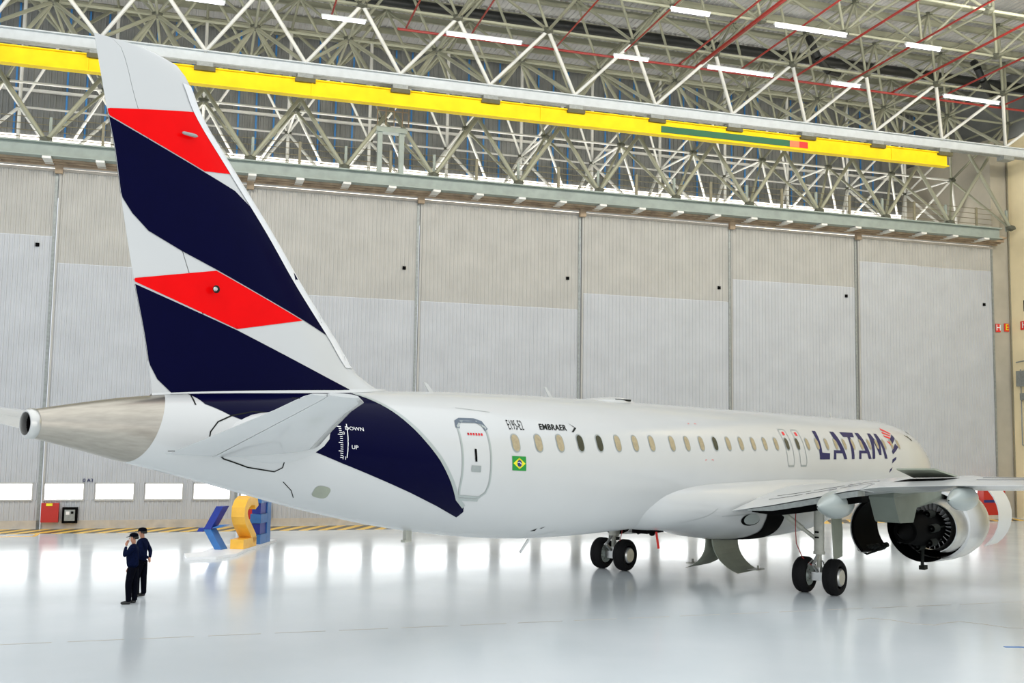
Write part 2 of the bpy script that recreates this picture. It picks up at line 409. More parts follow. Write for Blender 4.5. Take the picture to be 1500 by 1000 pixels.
def lots(parent, lst, limit=295):
    # lst: (a,b,r,m, depth w) ; nearest ones as parts, the rest as one joined part
    lst = [t for t in lst if in_u(t[0][0], t[1][0])]
    for a, b, r, m in lst[:limit]: strut(parent, a, b, r * .82, m)
    rest = lst[limit:]
    if rest:
        mb = MB()
        for a, b, r, m in rest: mb.tube(hp(*a) - parent.location, hp(*b) - parent.location, r, 6)
        obj('far_struts', mb, 'steel', parent, kind='stuff')
# header truss (over the doors)
ht = thing('door_header_truss', 'zigzag steel tube truss standing on the walkway beam above the hangar doors', 'truss', hp(0, 1, 16.75))
L = []
for k in KS:
    u = uk(k); um = u + B / 2
    L += [((u, 1, 16.8), (um, 1.0, 19.95), .12, 'steel'), ((u, 1, 16.8), (u - B / 2, 1.0, 19.95), .125, 'steel')]
    L += [((um, 1, 19.95), (u, 1, 23.15), .11, 'steel'), ((um, 1, 19.95), (u + B, 1, 23.15), .11, 'steel')]
for k in KS:
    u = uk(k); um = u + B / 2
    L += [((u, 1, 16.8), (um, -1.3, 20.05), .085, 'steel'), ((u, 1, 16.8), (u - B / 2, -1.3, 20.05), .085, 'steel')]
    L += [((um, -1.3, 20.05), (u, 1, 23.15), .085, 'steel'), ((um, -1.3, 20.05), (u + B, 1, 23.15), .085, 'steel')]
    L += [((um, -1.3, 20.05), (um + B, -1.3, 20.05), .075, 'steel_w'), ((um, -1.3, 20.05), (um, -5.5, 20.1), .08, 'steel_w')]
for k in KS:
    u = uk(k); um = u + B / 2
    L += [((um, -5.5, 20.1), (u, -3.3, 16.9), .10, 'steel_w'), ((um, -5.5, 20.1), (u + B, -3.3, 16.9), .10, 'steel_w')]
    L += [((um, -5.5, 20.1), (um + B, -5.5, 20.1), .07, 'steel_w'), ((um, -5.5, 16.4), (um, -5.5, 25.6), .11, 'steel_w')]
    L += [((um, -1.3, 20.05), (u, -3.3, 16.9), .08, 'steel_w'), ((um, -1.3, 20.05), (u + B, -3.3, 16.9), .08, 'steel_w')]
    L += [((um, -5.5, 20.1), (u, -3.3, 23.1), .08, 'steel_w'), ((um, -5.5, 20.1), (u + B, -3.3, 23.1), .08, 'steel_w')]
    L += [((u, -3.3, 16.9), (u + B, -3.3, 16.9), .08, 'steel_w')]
lots(ht, L)
for k in KS:
    u = uk(k)
    if in_u(u): node(ht, (u, 1, 16.85), .24)
    if in_u(u + B / 2): node(ht, (u + B / 2, -1.3, 20.05)); node(ht, (u + B / 2, -5.5, 20.1), .18)
# roof space frame
sf = thing('roof_space_frame', 'double-layer grid of grey-green steel tubes carrying the hangar roof', 'truss', hp(0, 5, 23))
rows = [5.25, 9.5, 1.0, 13.75, -3.3]
L1 = []
for k in KS:
    u = uk(k); um = u + B / 2
    for w_ in (1.0, 5.25):
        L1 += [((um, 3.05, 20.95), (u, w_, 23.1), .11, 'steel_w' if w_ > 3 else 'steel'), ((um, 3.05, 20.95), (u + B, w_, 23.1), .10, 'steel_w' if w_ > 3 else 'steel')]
for j, w_ in enumerate(rows):
    for k in KS:
        u = uk(k)
        L1.append(((u, w_, 23.1), (u + B, w_, 23.1), .08, 'steel'))
        if w_ < 13: L1.append(((u, w_, 23.1), (u, w_ + 4.25, 23.1), .08, 'steel'))
L2 = []
for w_ in (7.375, 3.125, 11.625, -1.125, -5.4):
    for k in KS:
        um = uk(k) + B / 2
        for dw in (-2.125, 2.125):
            for du in (-B / 2, B / 2):
                if w_ + dw < -6 or w_ + dw > 14: continue
                L2.append(((um, w_, 25.75), (um + du, w_ + dw, 23.1), .085, 'steel'))
        L2.append(((um, w_, 25.75), (um + B, w_, 25.75), .075, 'steel'))
        if w_ < 11: L2.append(((um, w_, 25.75), (um, w_ + 4.25, 25.75), .075, 'steel'))
lots(sf, L1)
sf2 = thing('roof_web_bracing', 'slanting roof braces rising from the grid nodes to the purlins', 'bracing', hp(0, 5, 24))
lots(sf2, L2, 290)
for w_ in rows:
    for k in KS:
        if in_u(uk(k)): node(sf, (uk(k), w_, 23.1), .22)
for k in KS:
    if in_u(uk(k) + B / 2):
        node(sf2, (uk(k) + B / 2, 7.375, 25.75), .18); node(sf2, (uk(k) + B / 2, 3.125, 25.75), .18)

# white runway beam and yellow crane girder
wb = thing('runway_beam', 'long white steel beam hanging under the roof trusses above the yellow girder', 'beam', hp(0, 3, 20.7))
putt('web', HB().hb(UL, 30.7, 2.94, 3.02, 20.42, 20.92), 'whitebeam', wb)
putt('flange', HB().hb(UL, 30.7, 2.8, 3.2, 20.90, 20.95), 'whitebeam', wb)
putt('flange', HB().hb(UL, 30.7, 2.8, 3.2, 20.38, 20.43), 'galv', wb)
for k in range(-6, 7):
    u = uk(k) + B / 2
    putt('hanger', HB().hb(u - .35, u + .35, 2.75, 3.3, 20.16, 20.38), 'galv', wb)
yb = thing('crane_girder', 'long yellow overhead crane girder with a green, orange and red stripe', 'crane', hp(0, 3.2, 19.8))
putt('girder_web', HB().hb(-30, 23.9, 3.12, 3.2, 19.42, 20.1), 'yellow', yb)
putt('girder_flange', HB().hb(-30, 23.9, 3.0, 3.32, 20.1, 20.15), 'yellow', yb)
putt('girder_flange', HB().hb(-30, 23.9, 2.95, 3.38, 19.36, 19.42), 'yellow', yb)
for k in range(-6, 6):
    u = uk(k) + B / 2
    putt('trolley_clip', HB().hb(u - .45, u + .45, 3.1, 3.36, 19.98, 20.17), 'darkbr', yb)
for u in (-20, -10.6, 0.3, 20.3):
    putt('web_stiffener', HB().hb(u - .04, u + .04, 3.2, 3.25, 19.42, 20.1), 'yellow', yb)
putt('green_stripe', HB().hb(6.65, 14.0, 3.2, 3.225, 19.53, 19.86), 'beamgreen', yb)
putt('orange_patch', HB().hb(14.0, 14.57, 3.2, 3.225, 19.53, 19.86), 'beamorange', yb)
putt('red_patch', HB().hb(14.57, 15.08, 3.2, 3.225, 19.53, 19.86), 'beamred', yb)
# service frame on the walkway
sfm = thing('service_portal', 'small grey-green service portal with rusty cage standing on the walkway beam', 'frame', hp(-6.3, 1.2, 16.7))
for a, b_ in ((-7.2, -6.98), (-6.15, -5.92)):
    putt('post', HB().hb(a, b_, .75, 1.0, 16.75, 18.9), 'teal', sfm)
putt('lintel', HB().hb(-7.3, -5.8, .6, 1.1, 18.75, 19.0), 'teal', sfm)
for a in (-7.3, -6.9, -6.5, -6.1, -5.8):
    putt('cage_bar', HB().ht((a, 1.35, 19.0), (a, 1.35, 20.6), .03, 5), 'rust', sfm)
putt('cage_rail', HB().ht((-7.3, 1.35, 19.7), (-5.8, 1.35, 19.7), .03, 5), 'rust', sfm)

# pipes, duct
rpi = thing('sprinkler_pipe', 'long dark red sprinkler main running along the roof grid', 'pipe', hp(0, 4.3, 22.6))
putt('main_pipe', HB().ht((-7, 4.3, 22.6), (30.8, 4.5, 22.6), .06, 8), 'redpipe', rpi)
for i, (u, r) in enumerate(((-16.9, .04), (-10, .04), (-6.6, .04), (-3.6, .04), (.6, .04), (3.9, .04), (7.1, .05), (8.05, .10), (10.3, .05), (13.4, .06), (16.4, .05), (19.5, .06), (22.4, .05), (26.5, .05))):
    putt('branch_pipe', HB().ht((u, 4.3, 22.7), (u, 16.5, 23.0), r, 6), 'redpipe', rpi)
dk = thing('roof_duct', 'thick black duct crossing behind the roof trusses with two bent drop hoses', 'duct', hp(0, 1.5, 25.2))
putt('duct_run', HB().ht((-9, 1.5, 25.0), (30.8, 1.9, 25.0), .26, 10), 'duct', dk, smooth=True)
for u in (14.3, 24.6):
    pts = [hp(u, 4.6, 24.9), hp(u, 4.9, 24.4), hp(u + .3, 4.9, 23.8), hp(u + 1.1, 4.6, 23.3), hp(u + 2.0, 4.2, 23.4)]
    putt('drop_hose', MB().path(pts, .2, 8), 'duct', dk, smooth=True)
# fluorescent tubes
def lamp(u0, u1, w_, label):
    t = thing('tube_lamp', label, 'lamp', hp((u0 + u1) / 2, w_, 21.8), group='tube lamps under the roof grid')
    putt('lamp_tube', HB().ht((u0, w_, 21.78), (u1, w_, 21.78), .045, 8), 'tube', t)
    putt('lamp_housing', HB().hb(u0 - .05, u1 + .05, w_ - .07, w_ + .07, 21.84, 21.92), 'whitebeam', t)
lamp(-16.1, -14.6, 6.45, 'tube lamp cut by the top edge of the picture, upper left')
lamp(-10.6, -8.8, 6.45, 'short tube lamp left of the long lamp near centre')
lamp(-5.2, -1.8, 6.45, 'long tube lamp left of centre near the red pipe bend')
lamp(2.72, 4.4, 6.45, 'short tube lamp right of the long lamp near the centre')
lamp(7.45, 10.9, 6.6, 'long lower tube lamp above the green stripe end')
lamp(14.17, 15.75, 6.7, 'short lower tube lamp above the red end of the girder stripe')
lamp(20.6, 24.0, 6.95, 'long lower tube lamp nearest the cream wall at right')
lamp(2.9, 4.6, 12.0, 'short upper tube lamp touching the top of the picture right of centre')
lamp(7.74, 11.2, 12.0, 'long upper tube lamp in the upper right')
lamp(14.34, 16.1, 12.0, 'short upper tube lamp furthest right')

# ------------------------------------------------------------------ floor markings and wall things
hz = obj('hazard_stripe', MB().box((0, 0, .004), (60, 2.1, .006)), 'hazard')
hz.rotation_euler = (0, 0, AL); hz.location = hp(0, 1.2, 0)
tag(hz, 'yellow and black diagonal hazard stripe painted along the foot of the doors', 'floor marking')
tag(obj('yellow_floor_line', HB().hb(-30, -21.0, 3.2, 3.35, .001, .006).hb(-21.1, -20.95, 1.9, 3.3, .001, .006), 'sigyellow'), 'yellow floor line bending at far left beside the hazard stripe', 'floor marking')
fj = HB()
for k in range(42):
    fj.hb(-30 + k * 1.4, -30 + k * 1.4 + 1.1, 25.35, 25.38, .001, .004)
tag(obj('floor_joint', fj, 'plinth'), 'faint dashed joint line across the foreground floor', 'floor marking')
rb = thing('fire_hose_cabinet', 'square red fire cabinet with a yellow tag at the left end of the door wall', 'cabinet', hp(-20.8, .3, .35), group='red fire cabinets')
putt('cabinet_body', HB().hb(-21.2, -20.5, .1, .35, .3, 1.12), 'red', rb)
putt('cabinet_tag', HB().hb(-21.0, -20.75, .35, .37, 1.0, 1.11), 'flagyellow', rb)
bb = thing('power_box', 'grey power box in a black frame beside the red fire cabinet', 'power box', hp(-20.05, .3, .35), group='black framed power boxes')
putt('box_frame', HB().hb(-20.36, -19.74, .1, .3, .25, .93), 'dark', bb)
putt('box_door', HB().hb(-20.26, -19.84, .3, .33, .35, .83), 'galv', bb)
putt('box_socket', HB().hb(-20.2, -20.06, .33, .35, .62, .76), 'white', bb)
putt('box_switch', HB().hb(-20.0, -19.9, .33, .35, .66, .76), 'dark', bb)
bb2 = thing('power_box', 'black framed power box on the door wall behind the blue letter', 'power box', hp(-11.8, .3, .35), group='black framed power boxes')
putt('box_frame', HB().hb(-12.1, -11.55, .1, .3, .35, 1.03), 'dark', bb2)
putt('box_door', HB().hb(-12.0, -11.65, .3, .33, .45, .93), 'galv', bb2)
rb2 = thing('fire_hose_cabinet', 'red fire cabinet glimpsed between the yellow and blue letters', 'cabinet', hp(-12.6, .3, .35), group='red fire cabinets')
putt('cabinet_body', HB().hb(-12.85, -12.3, .1, .35, .35, 1.1), 'red', rb2)
rb3 = thing('fire_hose_cabinet', 'tall red cabinet with a dark blue band standing behind the engine at right', 'cabinet', hp(28.2, 1, 0), group='red fire cabinets')
putt('cabinet_body', HB().hb(27.6, 29.1, .7, 1.2, .25, 1.75), 'red', rb3)
putt('cabinet_band', HB().hb(27.6, 29.1, 1.2, 1.22, .95, 1.1), 'flagblue', rb3)
putt('cabinet_tag', HB().hb(28.2, 28.5, 1.2, 1.22, 1.5, 1.68), 'flagyellow', rb3)
putt('cabinet_foot', HB().hb(27.6, 29.1, .7, 1.2, .008, .25), 'plinth', rb3)

def text_obj(name, txt, m, size, place, parent=None, shear=0, spacing=1.0, scale=(1, 1), ext=.01, offset=0.0):
    cu = bpy.data.curves.new(name, 'FONT'); cu.body = txt; cu.size = size; cu.shear = shear; cu.space_character = spacing
    cu.align_x = 'CENTER'; cu.align_y = 'CENTER'; cu.extrude = ext; cu.resolution_u = 3; cu.offset = offset
    t = bpy.data.objects.new(name, cu); COL.objects.link(t)
    dg = bpy.context.evaluated_depsgraph_get(); me = bpy.data.meshes.new_from_object(t.evaluated_get(dg))
    bpy.data.objects.remove(t)
    for v in me.vertices: v.co = place(v.co.x * scale[0], v.co.y * scale[1], v.co.z)
    me.materials.clear(); me.materials.append(M[m])
    for p in me.polygons: p.material_index = 0
    o = bpy.data.objects.new(name, me); COL.objects.link(o)
    if parent: o.parent = parent
    return o
tp = hp(-19.4, .09, 2.08)
t = text_obj('door_number', '0 A3', 'letters', .22, lambda x, y, z: EU * x + Vector((0, 0, y)) + EN * z)
t.location = tp; tag(t, 'small dark code lettered on the door above the strip windows at left', 'lettering')
sg = []
for (u, w_, z, ch, face, fg, label) in ((29.98, .03, 11.05, 'H', 'signred', 'white', 'small red plate lettered H nearest the door edge at right'), (30.6, .03, 11.1, 'E', 'signred', 'flagyellow', 'small red plate with yellow letter E between the two H plates')):
    t = thing('wall_plate', label, 'sign', hp(u, w_, z), group='red lettered wall plates')
    putt('plate', HB().hb(u - .17, u + .17, w_, w_ + .03, z - .24, z + .24), face, t)
    g = text_obj('plate_letter', ch, fg, .5, lambda x, y, z_: EU * x + Vector((0, 0, y)) + EN * (z_ + .05)); g.parent = t
t = thing('wall_plate', 'small red plate lettered H on the cream side wall', 'sign', hp(30.88, 1.1, 11.15), group='red lettered wall plates')
putt('plate', HB().hb(30.84, 30.88, .85, 1.45, 10.9, 11.4), 'signred', t)
g = text_obj('plate_letter', 'H', 'white', .5, lambda x, y, z_: EN * (x + .05) + Vector((0, 0, y)) - EU * (z_ + .06)); g.parent = t
t = text_obj('wall_letter', 'B', 'dark', .95, lambda x, y, z_: EN * x * 1.2 + Vector((0, 0, y)) - EU * (z_ + .02))
t.location = hp(30.88, 1.35, 12.25); tag(t, 'black letter B painted high on the cream side wall', 'lettering')
# hoses and tape on the floor at right
tag(obj('floor_cable', MB().path([(8.6 + i * .42, 25.6 + .35 * sin(i * 1.3) - i * .06, .008) for i in range(18)], .006, 5), 'plinth'), 'thin cable lying in curves on the floor below the engine', 'cable')
tag(obj('floor_tape', MB().box((11.0, 22.6, .003), (.45, .12, .004)), 'sigblue'), 'short blue tape mark on the floor at far right', 'floor marking')

# ================================================================== aircraft (local x = forward, y = port, z = up)
AC = thing('airliner', 'white twin-engine airliner with navy and red swept tail markings parked in the hangar', 'aircraft', (6.207, 32.078, 0), radians(90 - 39.925))
TAB = [(-21.2,4.70,4.26,.21),(-20.5,4.82,4.09,.33),(-19.7,4.94,3.88,.47),(-18.8,5.03,3.66,.61),(-18,5.09,3.46,.74),(-17,5.15,3.19,.89),(-16,5.20,2.93,1.03),(-15,5.24,2.70,1.15),(-14,5.28,2.49,1.26),(-13,5.31,2.32,1.35),(-12,5.34,2.18,1.42),(-11,5.355,2.06,1.465),(-10,5.365,1.97,1.49),(-9,5.37,1.91,1.505),(-7,5.37,1.86,1.505),(-4,5.35,1.86,1.505),(0,5.32,1.85,1.505),(8,5.24,1.83,1.505),(12,5.2,1.83,1.505),(14,5.15,1.86,1.46),(15.6,5.0,1.95,1.33),(16.5,4.84,2.03,1.22),(17.3,4.6,2.12,1.1),(18.2,4.22,2.26,.92),(19,3.82,2.45,.7),(19.6,3.45,2.66,.45),(20.0,3.15,2.86,.16)]
def pchip(xs, ys):
    n = len(xs); h = [xs[i+1]-xs[i] for i in range(n-1)]; dl = [(ys[i+1]-ys[i])/h[i] for i in range(n-1)]
    m = [dl[0]] + [0 if dl[i-1]*dl[i] <= 0 else 2*dl[i-1]*dl[i]/(dl[i-1]+dl[i]) for i in range(1, n-1)] + [dl[-1]]
    def f(x):
        x = min(max(x, xs[0]), xs[-1])
        i = max(j for j in range(n-1) if xs[j] <= x)
        t = (x-xs[i])/h[i]
        return (2*t**3-3*t*t+1)*ys[i] + (t**3-2*t*t+t)*h[i]*m[i] + (3*t*t-2*t**3)*ys[i+1] + (t**3-t*t)*h[i]*m[i+1]
    return f
XS = [r[0] for r in TAB]; fT, fB, fW = (pchip(XS, [r[i] for r in TAB]) for i in (1, 2, 3))
def A(s, l, z): return Vector((s, -l, z))
def fus(s, th, eps=0.0):      # th in degrees from the crown, positive = starboard
    a, b, h = fT(s), fB(s), fW(s); t = radians(th); zc = (a + b) / 2; hz_ = (a - b) / 2
    n = Vector((0, -sin(t) / max(h, .05), cos(t) / max(hz_, .05))).normalized()
    return A(s, h * sin(t), zc + hz_ * cos(t)) + n * eps
NT = 72
def bnd(th): th = abs(((th + 180) % 360) - 180); return -18.94 - 0.74 * (th / 180) ** .85
ss = [i / 12 for i in range(1, 13)]
SF = [-18.5, -18] + [-17.5 + .5 * i for i in range(64)] + [14.5, 15, 15.4, 15.8, 16.2, 16.5, 16.9, 17.3, 17.7, 18.2, 18.6, 19, 19.3, 19.6, 19.8, 20.0]
SF = sorted(set(SF))
R = [[fus(bnd(360 * i / NT), 360 * i / NT) for i in range(NT)]] + [[fus(s, 360 * i / NT) for i in range(NT)] for s in SF]
R.append([A(20.07, 0, 3.0)] * NT)
obj('fuselage', MB().rings(R), 'paint', AC, smooth=True)
R = [[fus(bnd(360 * i / NT) * (1 - t) + -21.2 * t, 360 * i / NT) for i in range(NT)] for t in [k / 10 for k in range(11)]]
tcn = obj('tail_cone', MB().rings(R), 'baremetal', AC, smooth=True, label='bare metal tail cone ending in the exhaust')
zc = 4.48
obj('exhaust_ring', MB().lathe([(-.10, .20), (-.06, .235), (.02, .24), (.05, .22), (.05, .18), (-.02, .165), (-.10, .18), (-.10, .20)], A(-21.2, 0, zc), n=32), 'silver', tcn, smooth=True)
obj('exhaust_duct', MB().lathe([(-.02, .17), (.7, .16), (.7, .001)], A(-21.2, 0, zc), n=24), 'dark', tcn, smooth=True)

def decal(name, poly, m, parent=AC, eps=.007, surf=fus, gs=.3, gt=5.0, thick=0, mirror=False, tscale=.026, label=None, xy=None):
    bm = bmesh.new()
    vs = [bm.verts.new((a, b * tscale, 0)) for a, b in poly]
    f = bm.faces.new(vs); f.normal_update(); bmesh.ops.triangulate(bm, faces=[f], ngon_method='EAR_CLIP')
    a0, a1 = min(p[0] for p in poly), max(p[0] for p in poly); b0, b1 = min(p[1] for p in poly), max(p[1] for p in poly)
    x = math.ceil(a0 / gs) * gs
    while x < a1:
        bmesh.ops.bisect_plane(bm, geom=bm.verts[:] + bm.edges[:] + bm.faces[:], plane_co=(x, 0, 0), plane_no=(1, 0, 0)); x += gs
    y = math.ceil(b0 / gt) * gt
    while y < b1:
        bmesh.ops.bisect_plane(bm, geom=bm.verts[:] + bm.edges[:] + bm.faces[:], plane_co=(0, y * tscale, 0), plane_no=(0, 1, 0)); y += gt
    mb = MB(); bm.verts.index_update()
    C2 = [(v.co.x, v.co.y / tscale) for v in bm.verts]; F2 = [tuple(v.index for v in f.verts) for f in bm.faces]; bm.free()
    mb.add([surf(a, b, eps) for a, b in C2], F2)
    if mirror: mb.add([surf(a, -b, eps) for a, b in C2], [f[::-1] for f in F2])
    me = bpy.data.meshes.new(name); me.from_pydata(mb.v, [], mb.f); me.update()
    me.polygons.foreach_set('use_smooth', [True] * len(me.polygons))
    me.materials.append(M[m]); o = bpy.data.objects.new(name, me); COL.objects.link(o); o.parent = parent
    if label: o['label'] = label
    return o
def ribbon(name, pts, wd, m, parent=AC, eps=.008, surf=fus, closed=False, step=.12, mirror=False):
    if closed: pts = list(pts) + [pts[0]]
    mb = MB()
    for sg_ in ((1, -1) if mirror else (1,)):
        P = []
        for (a, b), (c, d) in zip(pts[:-1], pts[1:]):
            L = (surf(a, b) - surf(c, d)).length; n = max(1, int(L / step))
            P += [(a + (c - a) * i / n, b + (d - b) * i / n) for i in range(n)]
        P.append(pts[-1]); Q = [surf(a, b * sg_, eps) for a, b in P]; N_ = [(surf(a, b * sg_, .1) - surf(a, b * sg_, 0)).normalized() for a, b in P]
        lft, rgt = [], []
        for i in range(len(Q)):
            t = (Q[min(i + 1, len(Q) - 1)] - Q[max(i - 1, 0)])
            if closed and i in (0, len(Q) - 1): t = Q[1] - Q[-2]
            s_ = t.normalized().cross(N_[i]) * wd / 2
            lft.append(Q[i] - s_); rgt.append(Q[i] + s_)
        mb.rings([lft, rgt], closed=False)
    return obj(name, mb, m, parent, smooth=True)
def rrect(cx, cy, w, h, r, n=5, k=.026):    # rounded rectangle in (s, theta): h and r in metres along the arc
    P = []
    for (sx_, sy_, a) in ((1, 1, 0), (-1, 1, 90), (-1, -1, 180), (1, -1, 270)):
        for i in range(n + 1):
            t = radians(a + 90 * i / n)
            P.append((cx + sx_ * (w / 2 - r) + r * cos(t), cy + (sy_ * (h / 2 - r) + r * sin(t)) / k))
    return P

# livery on the rear fuselage
low_ = [(-18.55, 22), (-18.44, 42.59), (-18.03, 60.98), (-17.4, 77), (-16.71, 89.81), (-15.83, 100.5), (-15.02, 108.9), (-14.1, 118.2), (-13.25, 128.03), (-12.54, 137.6)]
up_ = [(-12.45, 131), (-12.52, 126), (-12.8, 119.03), (-13.08, 104.47), (-13.43, 87.82), (-13.79, 72.96), (-14.11, 58.85), (-14.4, 45.5), (-14.68, 33.0), (-15.0, 18), (-15.1, 0)]
decal('navy_band', [(-18.6, 0)] + low_ + up_, 'navy', mirror=True, eps=.006, label='navy paint band sweeping down the rear fuselage')
ribbon('band_border', up_[1:-1], .09, 'paintgrey', mirror=True, eps=.009)
# cabin windows
wins = [-11.15 + .796 * k for k in range(8)] + [-4.55 + .796 * k for k in range(23)]
dark_w = {3, 4, 11, 17, 18}
for i, s in enumerate(wins):
    z_ = 4.235; a, b = fT(s), fB(s); th = math.degrees(math.acos((z_ - (a + b) / 2) / ((a - b) / 2)))
    for sd in (1, -1):
        fo = decal('cabin_window', rrect(s, th * sd, .285, .40, .13), 'softseam' if True else '', eps=.006, gt=3, gs=.5)
        decal('pane', rrect(s, th * sd, .235, .345, .11), 'glass' if i in dark_w else 'shade', parent=fo, eps=.010, gt=3, gs=.5)
# overwing exits
for s0_ in (2.68, 3.63):
    ribbon('overwing_exit', [(s0_ - .2, 49), (s0_ + .2, 49), (s0_ + .25, 52), (s0_ + .25, 88), (s0_ + .2, 91), (s0_ - .2, 91), (s0_ - .25, 88), (s0_ - .25, 52)], .03, 'softseam', closed=True)
    decal('exit_placard', [(s0_ - .08, 52.5), (s0_ + .08, 52.5), (s0_ + .08, 57), (s0_ - .08, 57)], 'coral', eps=.008)
    ribbon('exit_sill', [(s0_ - .2, 91.6), (s0_ + .2, 91.6)], .05, 'softseam')
# aft service door
dr = ribbon('service_door', [(-12.68, 55), (-12.2, 55), (-12.0, 60), (-11.99, 70), (-12.0, 105), (-12.05, 112), (-12.2, 116.5), (-12.78, 116.5), (-12.83, 110), (-12.83, 60)], .055, 'paintgrey', closed=True)
ribbon('scuff_plate', [(-12.83, 61), (-12.80, 55.5), (-12.68, 53.6), (-12.25, 53.6), (-12.07, 55.5), (-11.99, 62)], .12, 'doorgrey', parent=dr)
ribbon('door_step', [(-12.75, 119), (-12.2, 119)], .06, 'paintgrey', parent=dr)
decal('door_handle', [(-12.48, 78), (-12.42, 78), (-12.42, 88), (-12.48, 88)], 'dark', parent=dr, eps=.012)
decal('handle_placard', [(-12.58, 91), (-12.30, 91), (-12.30, 96), (-12.58, 96)], 'softseam', parent=dr, eps=.008)
for k in range(6):
    decal('warning_mark', [(-12.6 + k * .08, 65), (-12.55 + k * .08, 65), (-12.55 + k * .08, 67), (-12.6 + k * .08, 67)], 'coral', parent=dr, eps=.008)
# flag
fg = decal('flag', [(-11.33, 82), (-10.87, 82), (-10.87, 93), (-11.33, 93)], 'flaggreen', eps=.006, label='green flag with yellow rhombus and blue disc')
decal('flag_rhombus', [(-11.30, 87.5), (-11.1, 83.1), (-10.90, 87.5), (-11.1, 91.9)], 'flagyellow', parent=fg, eps=.009)
decal('flag_disc', [(-11.1 + .075 * cos(i * pi / 10), 87.5 + 2.6 * sin(i * pi / 10)) for i in range(20)], 'flagblue', parent=fg, eps=.012)
ribbon('flag_band', [(-11.165, 87.0), (-11.1, 86.5), (-11.035, 88.2)], .014, 'white', parent=fg, eps=.014)
def fus_text(name, txt, m, size, s, th, **k):
    return text_obj(name, txt, m, size, lambda x, y, z_: fus(s + x, th - y / .026, .009 + max(z_, 0) * .2), parent=AC, **k)
fus_text('lettering', 'E195-E2', 'seam', .26, -10.98, 56.5, shear=.0, scale=(.56, 1.3), spacing=1.1, offset=-.002)
fus_text('lettering', 'EMBRAER', 'seam', .27, -9.66, 57.0, shear=.2, scale=(.86, .72), spacing=1.06, offset=.005)
decal('bird_mark', [(-8.98, 52.0), (-8.80, 55.6), (-8.74, 56.2), (-8.82, 56.0)], 'seam', eps=.009)
decal('bird_mark', [(-8.80, 56.3), (-8.72, 56.6), (-8.90, 60.5), (-8.98, 60.5)], 'seam', eps=.009)
# airline name: heavy letters, top th 49, bottom th 85
TT, TBm = 49.0, 84.6
def tz(f): return TBm + (TT - TBm) * f          # f = 0 baseline, 1 top
def LT(pts): decal('airline_letter', [(s, tz(f)) for s, f in pts], 'letters', eps=.0095, gt=4)
LT([(5.12, 1), (5.40, 1), (5.22, .22), (5.86, .20), (5.78, 0), (4.95, 0), (5.0, .25)])
def LA_(x, w): 
    LT([(x + .42 * w, 1), (x + .70 * w, 1), (x + 1.0 * w, 0), (x + .78 * w, 0), (x + .715 * w, .20), (x + .24 * w, .20), (x + .18 * w, 0), (x, 0), (x + .12 * w, .30), (x + .62 * w, .30), (x + .52 * w, .62), (x + .42 * w, .66)])
LA_(6.12, 1.2)
LT([(7.52, 1), (8.74, 1), (8.60, .80), (8.24, .80), (8.0, 0), (7.76, 0), (7.98, .80), (7.60, .80)])
LA_(8.44, 1.22)
LT([(10.2, 1), (10.48, 1), (10.66, .42), (10.86, 1), (11.12, 1), (11.32, 0), (11.06, 0), (10.96, .62), (10.74, .14), (10.52, .14), (10.32, .62), (10.02, 0), (9.76, 0)])
# airline logo
for pts in ([(12.15, 36.9), (12.86, 47.5), (12.72, 48.2), (12.02, 41.5)], [(11.95, 44.5), (12.66, 50.6), (12.5, 51.8), (11.86, 47.5)], [(11.83, 50.5), (12.45, 54.2), (12.3, 56.5), (11.82, 53.5)], [(11.83, 59.5), (12.06, 62), (12.05, 66.9)]):
    decal('airline_logo', pts, 'coral', eps=.009)
for pts in ([(12.85, 48.8), (12.93, 55.0), (12.75, 58.0), (12.16, 66.2), (12.03, 60.8)], [(12.62, 63.5), (12.82, 68.5), (12.5, 73.2), (12.0, 78.9), (11.95, 74.5)], [(12.33, 81.9), (12.27, 85.6), (11.8, 91), (11.87, 85.5)], [(11.85, 95.8), (11.8, 99.4), (11.6, 103), (11.63, 98.7)]):
    decal('airline_logo', pts, 'letters', eps=.009)
decal('cockpit_window', [(14.45, 47), (15.0, 47.2), (15.35, 54), (15.15, 56), (14.95, 51.5), (14.7, 49.5)], 'glass', mirror=True, eps=.008)
decal('cockpit_window', [(15.6, 34), (16.4, 22), (16.7, 26), (15.9, 38)], 'glass', mirror=True, eps=.008)
decal('cockpit_window', [(16.6, 20), (16.9, 2), (17.2, 2), (16.95, 22)], 'glass', mirror=True, eps=.008)
# elevator trim scale
ribbon('trim_scale', [(-15.68, 63), (-15.73, 95)], .02, 'white'); 
for k in range(16):
    th = 66 + k * 1.95
    ribbon('trim_tick', [(-15.88 - (.04 if k % 4 == 0 else 0), th), (-15.82, th)], .014, 'white')
fus_text('trim_lettering', 'DOWN', 'white', .13, -15.52, 67.5); fus_text('trim_lettering', 'UP', 'white', .13, -15.56, 84.8)
fus_text('trim_lettering', '0', 'white', .11, -15.79, 72.5); fus_text('trim_lettering', '11', 'white', .11, -15.79, 95.5)
